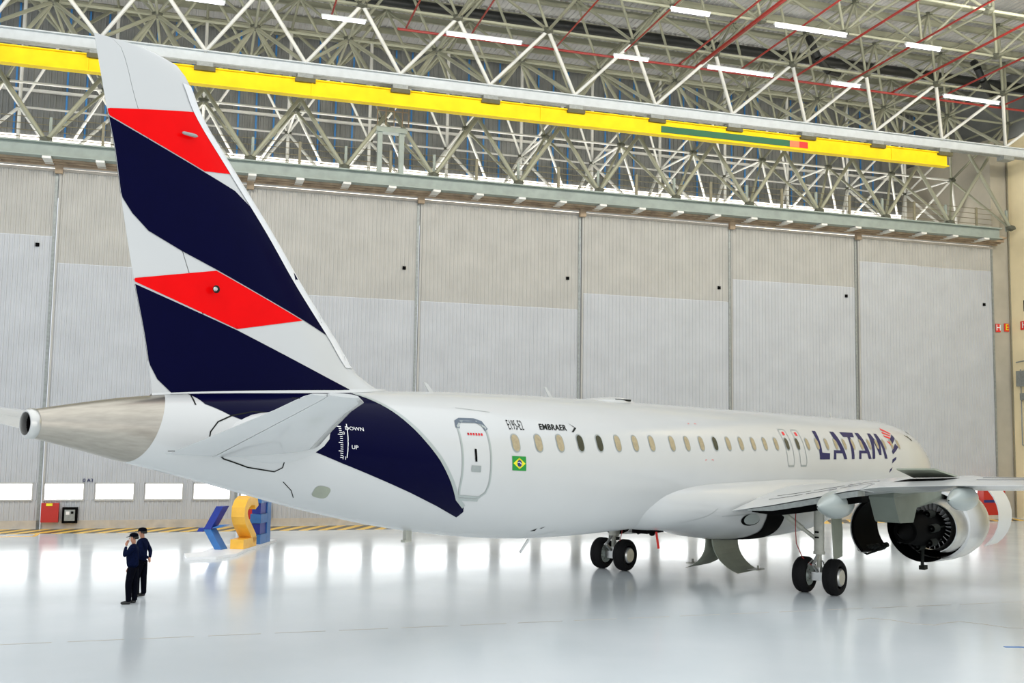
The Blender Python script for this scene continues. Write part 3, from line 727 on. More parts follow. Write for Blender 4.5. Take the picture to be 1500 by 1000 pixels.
# stabiliser seal line, access panels
ribbon('stabiliser_seal', [(-17.1, 55), (-17.6, 54), (-18.03, 60.8), (-18.3, 70), (-18.45, 84), (-18.47, 95), (-18.43, 103.8), (-18.15, 117), (-17.67, 122.2), (-17.15, 120.9), (-17.02, 114.6), (-17.0, 95.3), (-18.26, 101.5)], .025, 'seam', mirror=True)
ribbon('tail_seam', [(-18.55, 14), (-18.60, 30), (-18.62, 44)], .03, 'seam', mirror=True)
ribbon('panel_line', [(-16.9, 131), (-16.65, 140), (-16.5, 150)], .015, 'seam')
ribbon('panel_line', [(-12.6, 40), (-11.6, 44)], .01, 'softseam')
decal('air_outlet', rrect(-16.05, 134, .34, .40, .12), 'doorpanel', eps=.006, label='dark oval outlet in the rear underside')
ribbon('panel_line', [(-9.6, 168), (-9.1, 156), (-8.7, 148)], .012, 'softseam')
decal('static_mark', [(-9.80, 150.2), (-9.66, 146), (-9.64, 149.7)], 'seam'); decal('static_mark', [(-9.56, 146), (-9.42, 142.8), (-9.50, 146.2)], 'seam')
for s0_, th0 in ((-3.2, 47), (-2.9, 84)):
    ribbon('rescue_mark', [(s0_, th0 + 1.2), (s0_, th0), (s0_ + .08, th0)], .015, 'coral'); ribbon('rescue_mark', [(s0_ + .35, th0), (s0_ + .45, th0), (s0_ + .45, th0 + 1.2)], .015, 'coral')
# antennas on the crown
for s, hgt, lean in ((-12.5, .22, -.12), (-8.2, .26, -.14), (9.5, .22, -.1)):
    z0 = fT(s) - .02
    obj('antenna', MB().add([A(s, .02, z0), A(s + .16, .02, z0), A(s + .16, -.02, z0), A(s, -.02, z0), A(s + lean - .05, .008, z0 + hgt), A(s + lean + .03, .008, z0 + hgt), A(s + lean + .03, -.008, z0 + hgt), A(s + lean - .05, -.008, z0 + hgt)], [(0, 1, 2, 3), (4, 5, 6, 7), (0, 1, 5, 4), (1, 2, 6, 5), (2, 3, 7, 6), (3, 0, 4, 7)]), 'paint', AC)
R = []
for t in [i / 10 for i in range(11)]:
    s = -6.75 + 2.3 * t; hh = .13 * (sin(pi * min(t * 1.3, 1) / 2) if t < .9 else .6); wq = .32 * sqrt(max(sin(pi * (t * .9 + .05)), .02))
    R.append([A(s, wq * cos(pi * i / 12), fT(s) - .06 + (hh + .05) * sin(pi * i / 12)) for i in range(13)])
sat = obj('antenna_dome', MB().rings(R, closed=False, cap0=True, cap1=True), 'paint', AC, smooth=True)
obj('dome_mark', MB().box(A(-5.2, .0, fT(-5.2) + .03), (.75, .52, .05)), 'seam', sat)
obj('drain_mast', MB().tube(A(-9.55, .5, 1.95), A(-9.85, .5, 1.68), .03, 6), 'paint', AC)
obj('tail_skid', MB().box(A(-13.15, .1, 2.27), (.16, .1, .22)).box(A(-13.18, .1, 2.14), (.2, .12, .05)), 'gear', AC)

# ---------------------------------------------------------------- fin
LEp = pchip([5.0, 5.31, 5.57, 6.26, 7.22, 8.12, 9.13, 10.08, 10.5, 10.8, 10.93], [-13.3, -14.05, -14.6, -15.22, -16.08, -16.81, -17.7, -18.5, -18.72, -19.0, -19.6])
TEp = pchip([5.0, 5.9, 7.03, 8.2, 9.1, 9.73, 10.93], [-19.17, -19.35, -19.64, -19.9, -20.08, -20.25, -20.54])
def naca(x, t): x = min(max(x, 0), 1); return 5 * t * (.2969 * sqrt(x) - .126 * x - .3516 * x * x + .2843 * x ** 3 - .1036 * x ** 4)
def finsurf(s, z, eps=0, side=1):
    z = min(z, 10.92)
    le, te = LEp(z), TEp(z); s = min(max(s, te), le); c = le - te
    h = c * naca((le - s) / c, .095) + .004
    return A(s, side * (h + eps), z)
FZ = [5.0, 5.12, 5.25, 5.4, 5.6, 5.9, 6.3] + [6.6 + .2 * i for i in range(20)] + [10.5, 10.65, 10.8, 10.88, 10.93]
XF = [(1 - cos(pi * i / 48)) / 2 for i in range(49)]
def finring(z, x0, x1):
    le, te = LEp(z), TEp(z); c = le - te; xs = [x0 + (x1 - x0) * x for x in XF]
    return [finsurf(le - x * c, z, 0, 1) for x in xs] + [finsurf(le - x * c, z, 0, -1) for x in reversed(xs)]
fin = obj('vertical_fin', MB().rings([finring(z, 0, .715) for z in FZ], cap0=True, cap1=True), 'paint', AC, smooth=True)
rud = obj('rudder', MB().rings([finring(z, .72, 1) for z in FZ], cap0=True, cap1=True), 'paint', AC, smooth=True)
def fins(side): return lambda s, z, eps=0: finsurf(s, z, eps, side)
def find(name, poly, m, eps=.010, **k):
    for side in (1, -1):
        decal(name, poly, m, parent=fin, surf=fins(side), gs=.1, gt=.25, tscale=1.0, eps=eps, **k)
find('red_stripe', [(-20.36, 9.70), (-18.61, 10.05), (-17.83, 9.08), (-18.43, 9.01), (-19.36, 9.32), (-20.36, 9.66)], 'crimson')
find('navy_stripe', [(-20.36, 9.64), (-19.36, 9.30), (-18.43, 8.99), (-17.78, 8.78), (-17.35, 8.50), (-16.9, 8.03), (-16.34, 7.46), (-15.94, 7.0), (-15.5, 6.29), (-16.19, 6.56), (-18.12, 7.28), (-18.8, 7.52), (-19.42, 7.78), (-19.72, 8.04), (-19.97, 8.36), (-20.11, 8.7), (-20.24, 9.13)], 'navy')
find('red_stripe', [(-19.72, 6.93), (-18.12, 7.26), (-16.19, 6.54), (-17.65, 6.25)], 'crimson')
find('navy_stripe', [(-19.72, 6.89), (-17.65, 6.23), (-15.02, 5.27), (-14.9, 5.15), (-18.85, 5.05), (-19.11, 5.27), (-19.3, 5.58), (-19.49, 6.09)], 'navy')
ZL = [5.7 + .15 * i for i in range(33)]
find('polished_edge', [(LEp(z) - .006, z) for z in ZL] + [(LEp(z) - .30 + (z - 5.6) * .02, z) for z in ZL[::-1]], 'lip', eps=.018)
for side in (1, -1):
    obj('logo_lamp', MB().lathe([(-.16, .01), (-.12, .03), (.1, .035), (.15, .01)], A(-18.8, side * .2, 9.58), n=8), 'softseam', fin, smooth=True)
    obj('lamp_port', MB().lathe([(0, .07), (.01, .07), (.01, .01)], A(-18.18, side * .255, 6.91), axis=(0, -side, 0), n=16), 'seam', fin)
    obj('lamp_lens', MB().lathe([(.01, .045), (.03, .03), (.03, .005)], A(-18.2, side * .255, 6.91), axis=(0, -side, 0), n=12), 'silver', fin)
# dorsal fillet at the fin foot
mbf = MB()
for side in (1, -1):
    g = []
    for i in range(25):
        s = -19.2 + i * .225
        h0 = abs(finsurf(s, 5.25, 0, 1).y); le = LEp(5.2)
        zt_ = fT(s); g.append([fus(s, side * (math.degrees(math.asin(min(.9, (h0 + .05) / fW(s))))), .004), A(s, side * (h0 + .012), zt_ + .01), A(s, side * h0, zt_ + .04)])
    mbf.rings(g, closed=False)
obj('fin_fillet', mbf, 'paint', fin, smooth=True)

# ---------------------------------------------------------------- wings and tailplane
def foil(name, st, m, side, x0=0.0, x1=1.0, parent=AC, zoff=0, n=14, label=None):
    # st: (l, sLE, sTE, zLE, zTE, t)
    R = []
    for l, le, te, zl, zt_, t in st:
        xs = [x0 + (x1 - x0) * (1 - cos(pi * i / n)) / 2 for i in range(n + 1)]; c = le - te
        up = [A(le - x * c, side * l, zl + (zt_ - zl) * x + c * naca(x, t) * 1.1 + zoff + .004) for x in xs]
        lo = [A(le - x * c, side * l, zl + (zt_ - zl) * x - c * naca(x, t) * .75 + zoff - .004) for x in reversed(xs)]
        R.append(up + lo)
    return obj(name, MB().rings(R, cap0=True, cap1=True), m, parent, smooth=True, label=label)
def interp(st, l):
    for a, b in zip(st[:-1], st[1:]):
        if a[0] <= l <= b[0]:
            f = (l - a[0]) / (b[0] - a[0]); return tuple(x + (y - x) * f for x, y in zip(a, b))
    return st[-1]
def sub(st, a, b): return [interp(st, a)] + [r for r in st if a < r[0] < b] + [interp(st, b)]
WST = [(.9, 5.0, -2.4, 2.42, 2.20, .125), (1.84, 4.4, -2.12, 2.55, 2.34, .125), (3.05, 3.65, -2.0, 2.72, 2.57, .12), (4.45, 2.85, -2.0, 2.92, 2.88, .12), (5.2, 2.4, -2.02, 3.02, 3.06, .118), (6.08, 1.95, -2.1, 3.12, 3.20, .115), (7.0, 1.5, -2.25, 3.2, 3.27, .115), (7.9, 1.0, -2.4, 3.26, 3.33, .115), (9.6, .15, -2.85, 3.34, 3.42, .115), (12, -1.05, -3.5, 3.55, 3.66, .11), (15, -2.6, -4.35, 3.9, 4.02, .105), (16.8, -3.6, -4.95, 4.2, 4.3, .10), (17.4, -4.3, -5.25, 4.32, 4.4, .09), (17.6, -4.9, -5.4, 4.38, 4.42, .08)]
for side in (1, -1):
    wg = foil('wing', WST, 'paint', side, 0, .76)
    foil('flap', sub(WST, 1.9, 5.55), 'paint', side, .765, 1, wg)
    foil('flap', sub(WST, 5.65, 11.4), 'paint', side, .765, 1, wg)
    foil('aileron', sub(WST, 11.45, 15.6), 'paint', side, .765, 1, wg)
    foil('wing_tip', sub(WST, 15.65, 17.6), 'paint', side, .765, 1, wg)
    cv = []
    for z0_, z1_, s0_ in ((-.02, -.17, .03), (-.17, -.34, .30)):
        lo_, hi_ = [], []
        for l in (2.35, 3.05, 3.8, 4.45, 5.2, 5.5):
            a_w = interp(WST, l); f_ = min(1, (l - 2.0) / 1.2)
            lo_.append([A(a_w[2] + s0_, side * l, a_w[4] + z0_ * f_ - .01), A(a_w[2] + s0_ + .5, side * l, a_w[4] + z0_ * f_ - .01), A(a_w[2] + s0_ + .5, side * l, a_w[4] + z1_ * f_ - .01), A(a_w[2] + s0_, side * l, a_w[4] + z1_ * f_ - .01)])
        cv.append(lo_)
    obj('flap_edge', MB().rings(cv[0], cap0=True, cap1=True), 'galv', wg)
    obj('flap_gap_shade', MB().rings(cv[1], cap0=True, cap1=True), 'dark', wg)  # black slab standing in for the shadow under the trailing edge
    # flap track fairings
    for l, ln, rr, zz in ((4.75, 2.2, .38, 2.66), (8.15, 2.0, .30, 3.02), (11.2, 1.6, .24, 3.25)):
        te = interp(WST, l)[2]
        prof = [(-1.0 * ln / 2, .02), (-.9 * ln / 2, rr * .18), (-.6 * ln / 2, rr * .55), (-.15 * ln / 2, rr * .92), (.1 * ln / 2, rr), (.45 * ln / 2, rr * .92), (.8 * ln / 2, rr * .6), (1.0 * ln / 2, .03)]
        mb = MB().lathe(prof, A(te + .25, side * l, zz), n=20); mb.v = [(x, y, zz + (z - zz) * 1.0) for x, y, z in mb.v]
        obj('flap_fairing', mb, 'paintgrey', wg, smooth=True)
    # raised spoiler with its dark bay
    def wtop(s, l):
        a = interp(WST, l); c = a[1] - a[2]; x = (a[1] - s) / c
        return a[3] + (a[4] - a[3]) * x + c * naca(x, a[5]) * 1.1
    hinge = [(-.55, 6.45), (-.85, 7.65)]; aft = [(-1.25, 6.2), (-1.5, 7.3)]
    P1 = [A(hinge[0][0], side * 6.45, wtop(*hinge[0]) + .03), A(hinge[1][0], side * 7.65, wtop(*hinge[1]) + .03), A(aft[1][0], side * 7.3, 3.68), A(aft[0][0], side * 6.25, 3.64)]
    obj('raised_spoiler', MB().prism(P1, (0, 0, .04)), 'doorpanel', wg, label='dark underside of a raised spoiler panel')
    obj('spoiler_bay', MB().prism([A(-.5, side * 6.35, wtop(-.5, 6.35) + .004), A(-.8, side * 7.7, wtop(-.8, 7.7) + .004), A(-1.35, side * 7.45, wtop(-1.35, 7.45) + .006), A(-1.15, side * 6.15, wtop(-1.15, 6.15) + .006)], (0, 0, .006)), 'dark', wg)
    for l0, l1 in ((2.5, 3.5), (3.6, 4.5), (4.6, 5.5), (8.3, 9.5)):
        mb = MB()
        for s0_ in (0, .55):
            a = [A(interp(WST, l)[2] + 1.05 + s0_, side * l, wtop(interp(WST, l)[2] + 1.05 + s0_, l) + .006) for l in (l0, (l0 + l1) / 2, l1)]
            mb.path(a, .008, 4)
        obj('panel_gap', mb, 'seam', wg)
HST = [(.5, -16.0, -19.3, 4.10, 3.99, .10), (1.0, -16.35, -19.4, 4.18, 4.05, .10), (3.0, -17.75, -19.9, 4.45, 4.37, .095), (5.0, -19.1, -20.4, 4.73, 4.70, .09), (5.8, -19.6, -20.58, 4.82, 4.86, .08), (6.1, -19.95, -20.62, 4.87, 4.90, .06)]
for side in (1, -1):
    hs = foil('horizontal_stabiliser', HST, 'paint', side, 0, .70)
    foil('elevator', sub(HST, .75, 6.0), 'paint', side, .71, 1, hs)
    foil('leading_edge_boot', sub(HST, 1.1, 6.0), 'silver', side, -.004, .075, hs, zoff=-.004)
    mb = MB()
    for l in (1.2, 5.7): mb.tube(A(interp(HST, l)[2], side * l, interp(HST, l)[4]), A(interp(HST, l)[2] - .12, side * l, interp(HST, l)[4]), .008, 4)
    obj('static_wick', mb, 'seam', hs)
    # blister fairing at the root
    R = []
    for t in [i / 14 for i in range(15)]:
        s = -18.35 + 2.6 * t; k_ = sqrt(max(sin(pi * min(t * .95 + .02, 1)), 0.0)); 
        R.append([A(s, side * (fW(s) * .74 + .36 * k_ * cos(pi * (i / 10 - .5))), 4.28 + .50 * k_ * sin(pi * (i / 10 - .5))) for i in range(11)])
    obj('root_fairing', MB().rings(R, closed=False), 'paint', hs, smooth=True)

# belly fairing
BF = [(-6.0, 3.2, 2.25, .9), (-4.6, 3.35, 1.86, 1.44), (-3.2, 3.4, 1.74, 1.66), (-2, 3.4, 1.57, 1.78), (-.8, 3.4, 1.36, 1.86), (.5, 3.4, 1.24, 1.9), (2.3, 3.4, 1.17, 1.92), (4.3, 3.35, 1.19, 1.9), (6, 3.3, 1.38, 1.82), (7.1, 3.2, 1.62, 1.65), (8.6, 3.1, 1.9, 1.3), (9.6, 3.0, 2.1, .8)]
bx_ = [r[0] for r in BF]; bT, bB, bW = (pchip(bx_, [r[i] for r in BF]) for i in (1, 2, 3))
def bel(s, th, eps=0.0):
    a, b, h = bT(s), bB(s), bW(s); t = radians(th); zc_ = (a + b) / 2; hz_ = (a - b) / 2
    def se(v, p): return math.copysign(abs(v) ** p, v)
    n = Vector((0, -sin(t) / h, cos(t) / hz_)).normalized()
    return A(s, h * se(sin(t), .86), zc_ + hz_ * se(cos(t), .86)) + n * eps
bf = obj('belly_fairing', MB().rings([[bel(s / 4, 360 * i / 48) for i in range(48)] for s in range(-24, 39)]), 'paint', AC, smooth=True)
for sd in (1, -1):
    decal('wheel_bay', [(-.1, 178 * sd), (1.9, 179.5 * sd), (1.75, 160 * sd), (1.5, 135 * sd), (1.35, 115 * sd), (1.3, 88 * sd), (.15, 88 * sd), (.15, 112 * sd), (.35, 130 * sd), (.25, 150 * sd)], 'dark', parent=bf, surf=bel, eps=.012)
    decal('bay_ring', [(-.75 + .52 * cos(i * pi / 10), (108 + 10 * sin(i * pi / 10)) * sd) for i in range(20)], 'dark', parent=bf, surf=bel, eps=.012)
    decal('bay_cover', [(-.70 + .44 * cos(i * pi / 10), (106.5 + 9 * sin(i * pi / 10)) * sd) for i in range(20)], 'paintgrey', parent=bf, surf=bel, eps=.018)
ribbon('panel_line', [(-4.0, 130), (-3.0, 110), (-2.6, 95)], .012, 'softseam', parent=bf, surf=bel)
ribbon('panel_line', [(-2.3, 108), (-1.2, 100), (0, 96)], .012, 'softseam', parent=bf, surf=bel)
obj('beacon', MB().lathe([(0, .09), (.06, .07), (.08, .01)], A(-3.3, 0, 1.66), axis=(0, 0, -1), n=12), 'dark', AC)
# inner gear doors hanging from the centreline
for sd in (1, -1):
    R = []
    for i in range(11):
        t = i / 10; l = .13 + .80 * t ** 2.2; z = 1.27 - .98 * (1 - (1 - t) ** 1.25)
        R.append([A(.0 + .10 * t, sd * l, z), A(1.65 - .15 * t, sd * l, z)])
    R2 = [[p + Vector((0, sd * .045, .02)) for p in r] for r in R]
    mb = MB().rings([r + [q for q in r2[::-1]] for r, r2 in zip(R, R2)], cap0=True, cap1=True)
    gd = obj('gear_door', mb, 'doorpanel', AC, smooth=False)
    obj('door_latch', MB().box(A(1.0, sd * 1.08, .36), (.5, .34, .02)).box(A(1.0, sd * 1.15, .42), (.05, .05, .12)), 'gear', gd)

# ---------------------------------------------------------------- landing gear
def wheel(parent, s, l, z, r=.51, w=.40, sd=1):
    prof = [(-w / 2 + .05, r * .60), (-w / 2, r * .68), (-w / 2, r * .84), (-w / 2 + .05, r * .95), (-w / 4, r * .995), (-w/12, r), (-w/12, r * .985), (w/12, r * .985), (w/12, r), (w / 4, r * .995), (w / 2 - .05, r * .95), (w / 2, r * .84), (w / 2, r * .68), (w / 2 - .05, r * .60)]
    obj('tyre', MB().lathe(prof, A(s, l, z), axis=(0, 1, 0), n=40), 'black', parent, smooth=True)
    rimp = [(-w / 2 + .05, r * .60), (-w / 2 + .03, r * .57), (-w / 2 + .08, r * .50), (-w / 2 + .13, r * .42), (-w / 2 + .10, r * .22), (-w / 2 + .04, r * .18), (-w / 2 + .03, .005)]
    obj('wheel_rim', MB().lathe(rimp, A(s, l, z), axis=(0, -sd, 0) if False else (0, sd, 0), n=28), 'rim', parent, smooth=True)
    obj('brake_disc', MB().lathe([(.0, r * .5), (w / 2 - .02, r * .5), (w / 2 + .02, r * .42), (w / 2 + .02, .01)], A(s, l, z), axis=(0, sd, 0), n=20), 'silver', parent, smooth=True)
    mb = MB()
    for k in range(8):
        a = 2 * pi * k / 8; mb.lathe([(0, .022), (.03, .022), (.03, .001)], A(s + cos(a) * r * .34, l + sd * (w / 2 - .12), z + sin(a) * r * .34), axis=(0, -sd, 0), n=6)
    obj('wheel_bolts', mb, 'galv', parent)
for side in (1, -1):
    g = obj('main_gear', MB().tube(A(.0, side * 3.56, .62), A(.0, side * 3.56, 1.2), .075, 12).tube(A(0, side * 3.56, 1.15), A(.05, side * 3.55, 2.35), .145, 14).tube(A(.05, side * 3.55, 2.3), A(.08, side * 3.5, 2.9), .12, 12).tube(A(.0, side * 3.56, 1.12), A(0, side * 3.56, 1.2), .165, 14), 'gear', AC, smooth=True)
    obj('axle', MB().tube(A(0, side * 3.02, .51), A(0, side * 4.1, .51), .075, 12).tube(A(0, side * 3.56, .42), A(0, side * 3.56, .75), .12, 12).box(A(0, side * 3.56, .5), (.34, .34, .24)), 'silver', g, smooth=True)
    wheel(g, 0, side * 4.01, .51, sd=-side)
    wheel(g, 0, side * 3.11, .51, sd=side)
    obj('torque_link', MB().path([A(-.12, side * 3.56, 1.1), A(-.42, side * 3.56, .85), A(-.1, side * 3.56, .6)], .045, 8), 'silver', g)
    obj('side_brace', MB().tube(A(.02, side * 3.45, 1.55), A(-.45, side * 2.35, 2.45), .06, 8).tube(A(-.12, side * 3.12, 1.82), A(-.3, side * 2.7, 2.17), .085, 8), 'gear', g)
    obj('drag_brace', MB().tube(A(.1, side * 3.5, 1.9), A(.9, side * 3.4, 2.75), .045, 8), 'gear', g)
    obj('placard', MB().box(A(-.16, side * 3.56, 1.75), (.02, .12, .05)).box(A(-.16, side * 3.56, 1.6), (.02, .12, .05)), 'dark', g)
    obj('hydraulic_line', MB().path([A(-.2, side * 2.95, 2.4), A(-.3, side * 2.98, 1.8), A(-.3, side * 3.0, 1.4), A(-.22, side * 3.15, 1.0), A(-.12, side * 3.45, .75)], .014, 5), 'redpipe', g)
    obj('brake_line', MB().path([A(-.1, side * 3.4, .95), A(-.22, side * 3.3, .8), A(-.15, side * 3.3, .6), A(-.05, side * 3.28, .5)], .02, 5).path([A(-.1, side * 3.7, .95), A(-.2, side * 3.8, .8), A(-.1, side * 3.82, .6)], .02, 5), 'silver', g)
    # strut door
    obj('strut_door', MB().prism([A(.22, side * 3.82, 2.45), A(.85, side * 3.82, 2.45), A(.90, side * 3.86, 1.8), A(.82, side * 3.88, 1.02), A(.24, side * 3.88, .96)], (0, -side * .04, 0)), 'doorpanel', g)
ng = obj('nose_gear', MB().tube(A(17.0, 0, .36), A(17.0, 0, 2.3), .08, 10), 'gear', AC, smooth=True)
for sd in (1, -1): wheel(ng, 17.0, sd * .24, .34, r=.34, w=.24, sd=-sd)
fl_ = obj('keel_antenna', MB().box(A(-3.2, -.2, 1.72), (.9, .5, .12)), 'dark', AC)
obj('warning_streamer', MB().prism([A(-3.3, .1, 1.7), A(-3.2, .1, 1.7), A(-3.1, .12, 1.22), A(-3.2, .12, 1.22)], (0, -.015, 0)), 'signred', fl_, label='red warning streamer hanging under the belly')

# ---------------------------------------------------------------- engines
for side in (1, -1):
    L_, Z_ = 5.5 * side, 1.85
    en = obj('engine_nacelle', MB().lathe([(3.95, 1.00), (4.0, 1.08), (4.6, 1.12), (5.4, 1.12), (6.0, 1.06), (6.4, .98), (6.55, .90), (6.5, .84), (6.2, .82), (5.4, .92), (4.4, .97), (3.97, .98)], A(0, L_, Z_), n=56), 'paint', AC, smooth=True, label='white engine nacelle with its rear cowls open')
    obj('inner_barrel', MB().lathe([(3.4, .70), (3.75, .74), (4.1, .78), (4.7, .80), (5.4, .90)], A(0, L_, Z_), n=48), 'silver', en, smooth=True)
    obj('fan_case', MB().lathe([(4.05, .975), (4.3, .95), (4.5, .78)], A(0, L_, Z_), n=48), 'dark', en, smooth=True)
    # guide vanes
    for k in range(28):
        a = 2 * pi * k / 28
        d1 = Vector((0, cos(a), sin(a))); tn = Vector((0, -sin(a), cos(a)))
        c0 = A(3.72, L_, Z_) + d1 * .44; c1 = A(3.60, L_, Z_) + d1 * .70
        obj('guide_vane', MB().add([c0 - tn * .012, c0 + tn * .012, c1 + tn * .014, c1 - tn * .014, c0 + Vector((.22, 0, 0)) + tn * .05, c0 + Vector((.22, 0, 0)) + tn * .07, c1 + Vector((.22, 0, 0)) + tn * .07, c1 + Vector((.22, 0, 0)) + tn * .05], [(0, 1, 2, 3), (4, 7, 6, 5), (0, 4, 5, 1), (1, 5, 6, 2), (2, 6, 7, 3), (3, 7, 4, 0)]), 'white', en)
    obj('vane_backing', MB().lathe([(3.95, .40), (3.96, .74)], A(0, L_, Z_), n=32), 'dark', en)
    obj('engine_core', MB().lathe([(3.95, .44), (3.5, .46), (3.0, .50), (2.5, .47), (2.0, .40), (1.6, .36), (1.5, .33), (1.5, .24), (1.2, .14), (.95, .03)], A(0, L_, Z_ - .05), n=32), 'dark', en, smooth=True)
    mb = MB()
    for k in range(7):
        a = 2 * pi * k / 7 + .3; r_ = .52
        c_ = A(2.2 + .2 * (k % 3), L_, Z_ - .05) + Vector((0, cos(a) * r_, sin(a) * r_))
        mb.lathe([(0, .10), (.1, .13), (.45, .12), (.5, .02)], c_, n=10)
        mb.tube(c_, c_ + Vector((1.2, 0, 0)), .03, 6)
    obj('accessory_unit', mb, 'seam', en, smooth=True)
    obj('drain_stub', MB().tube(A(3.0, L_, Z_ - .5), A(2.9, L_, .62), .05, 8).box(A(3.0, L_, .66), (.3, .16, .12)), 'seam', en)
    obj('bleed_valve', MB().lathe([(0, .12), (.2, .15), (.4, .1)], A(2.3, L_ - .25, Z_ - .25), n=14), 'silver', en, smooth=True)
    # opened reverser halves: curved shells hinged at the pylon
    for sd, ang in ((side, 12), (-side, 36)):
        hingep = A(0, L_ + sd * (.18 if sd * side > 0 else .42), Z_ + 1.02)
        Rot = Matrix.Rotation(-radians(ang) * sd, 3, 'X')
        def shell(r0, r1, col, nm, xs):
            R = []
            for x, k in xs:
                row = []
                for i in range(19):
                    a = radians(8 + 164 * i / 18)
                    p = A(x, L_ + sd * sin(a) * r0 * k, Z_ + cos(a) * r0 * k); row.append(hingep * 0 + Vector((0, hingep.y, hingep.z)) + Rot @ (p - Vector((0, hingep.y, hingep.z))))
                for i in range(18, -1, -1):
                    a = radians(8 + 164 * i / 18)
                    p = A(x, L_ + sd * sin(a) * r1 * k, Z_ + cos(a) * r1 * k); row.append(Vector((0, hingep.y, hingep.z)) + Rot @ (p - Vector((0, hingep.y, hingep.z))))
                R.append(row)
            return obj(nm, MB().rings(R, cap0=True, cap1=True), col, en, smooth=True)
        if sd != side: shell(1.13, 1.10, 'paint', 'reverser_cowl', [(3.9, 1), (3.4, .99)] if sd == side else [(3.9, 1), (3.2, 1), (2.5, .97), (1.7, .90)])
        if sd != side: shell(1.095, 1.0, 'dark', 'cowl_lining', [(3.88, 1), (3.42, .99)] if sd == side else [(3.88, 1), (3.2, 1), (2.5, .97), (1.72, .90)])
        if sd == side: shell(.80, .77, 'silver', 'core_cowl', [(4.1, 1.03), (3.6, 1), (3.1, .93)])
    mb = MB(); rnd = random.Random(5)
    for k in range(9):
        mb.lathe([(-.14, .04), (-.1, .085), (.1, .085), (.14, .04)], A(2.1 + .17 * k, L_ - side * (1.52 - .03 * k), 1.10 + rnd.random() * .08), n=8)
    mb.path([A(2.0, L_ - side * 1.5, 1.1), A(2.3, L_ - side * 1.42, .98), A(3.3, L_ - side * 1.3, 1.08)], .03, 6)
    obj('cowl_fittings', mb, 'seam', en)
    # fan cowl doors propped open: thin curved blade outboard
    R = []
    for x in (4.7, 5.5, 6.1):
        row = []
        for rr in (1.17, 1.14):
            seq = range(13) if rr == 1.17 else range(12, -1, -1)
            for i in seq:
                a = radians(2 + 140 * i / 12)
                row.append(A(x, L_ + side * (.55 + sin(a) * rr), Z_ + .32 + cos(a) * rr))
        R.append(row)
    obj('fan_cowl_door', MB().rings(R, cap0=True, cap1=True), 'paint', en, smooth=True)
    # rear cowl frame, open towards the outboard side
    a_, b_ = (radians(150), radians(338)) if side > 0 else (radians(22), radians(210))
    obj('cowl_frame', MB().lathe([(2.95, 1.04), (3.95, 1.09)], A(0, L_, Z_), n=40, a0=a_, a1=b_), 'paint', en, smooth=True)
    obj('frame_lining', MB().lathe([(2.95, 1.035), (3.2, .96), (3.95, 1.0)], A(0, L_, Z_), n=40, a0=a_, a1=b_), 'dark', en, smooth=True)
    # pylon
    pyl = obj('pylon', MB().prism([A(5.6, L_, 2.95), A(3.0, L_, 3.02), A(1.5, L_, 3.05), A(-.3, L_, 3.02), A(-.35, L_, 2.85), A(.05, L_, 2.2), (A(.15, L_, 2.14)), A(1.2, L_, 2.1), A(1.5, L_, 2.5), A(3.9, L_, 2.6), A(5.0, L_, 2.75)], (0, .01, 0)), 'pylongrey', AC)
    me = pyl.data
    for v in me.vertices: v.co.y = -L_ + (.34 if v.co.y > -L_ + .005 else -.34) * (1 if v.co.x < 2.5 else .7)

# ================================================================== E2 letter sign seen from behind
def sgp(a, d, z): # a along the sign line (away from viewer), d thickness to the left
    az = radians(6.5)
    return Vector((-9.62, 37.45, 0)) + Vector((sin(az), cos(az), 0)) * a + Vector((-cos(az), sin(az), 0)) * d + Vector((0, 0, z))
def ext(poly, d0, d1, z0=0.0): 
    P = [sgp(a, d0, z + z0) for a, z in poly]; v = sgp(0, d1, 0) - sgp(0, d0, 0)
    return P, v
base = obj('sign_base', MB().prism([sgp(a, d + .2, 0.002) for a, d in ((-2.6, .75), (-2.2, -.1), (-1.2, -.45), (.2, -.25), (3.6, -.2), (3.6, 1.0), (.3, 1.0), (-.8, .9), (-1.6, 1.3))], (0, 0, .095)), 'white')
tag(base, 'low white curved plinth on the floor under the letters and chevron', 'plinth')
two_out = []
N2 = 12
# ribbon shape of a mirrored 2: centre line then offset
cl = [(1.30, 1.42), (1.22, 1.62), (1.0, 1.70), (.70, 1.70), (.42, 1.62), (.22, 1.42), (.20, 1.2), (.34, .98), (.62, .76), (.92, .52), (1.15, .34), (1.2, .17)]
hw = .17
Lp, Rp = [], []
for i, p in enumerate(cl):
    q0 = cl[max(i - 1, 0)]; q1 = cl[min(i + 1, len(cl) - 1)]; tx, tz_ = q1[0] - q0[0], q1[1] - q0[1]; n_ = math.hypot(tx, tz_); nx, nz = -tz_ / n_, tx / n_
    Lp.append((p[0] + nx * hw, p[1] + nz * hw)); Rp.append((p[0] - nx * hw, p[1] - nz * hw))
tw = MB(); w0 = sgp(0, .5, 0) - sgp(0, 0, 0)
rings_ = []
for (a, z), (b, y) in zip(Lp, Rp):
    rings_.append([sgp(a, 0, z + .1), sgp(b, 0, y + .1), sgp(b, .5, y + .1), sgp(a, .5, z + .1)])
tw.rings(rings_, cap0=True, cap1=True)
P, v = ext([(0.05, 0), (1.36, 0), (1.36, .34), (0.05, .34)], 0, .5, .1); tw.prism(P, v)
tag(obj('letter_two', tw, 'sigyellow'), 'large amber numeral 2 seen from behind between the chevron and the blue letter', 'sign letter')
ee = thing('letter_e', 'large blue block letter E seen from behind at the far end of the sign', 'sign letter', sgp(2.3, .25, .1))
def epart(nm, poly, d0, d1, m):
    P, v = ext(poly, d0, d1, .1); mb = MB().prism(P, v); mb.v = [tuple(Vector(q) - ee.location) for q in mb.v]; return obj(nm, mb, m, ee)
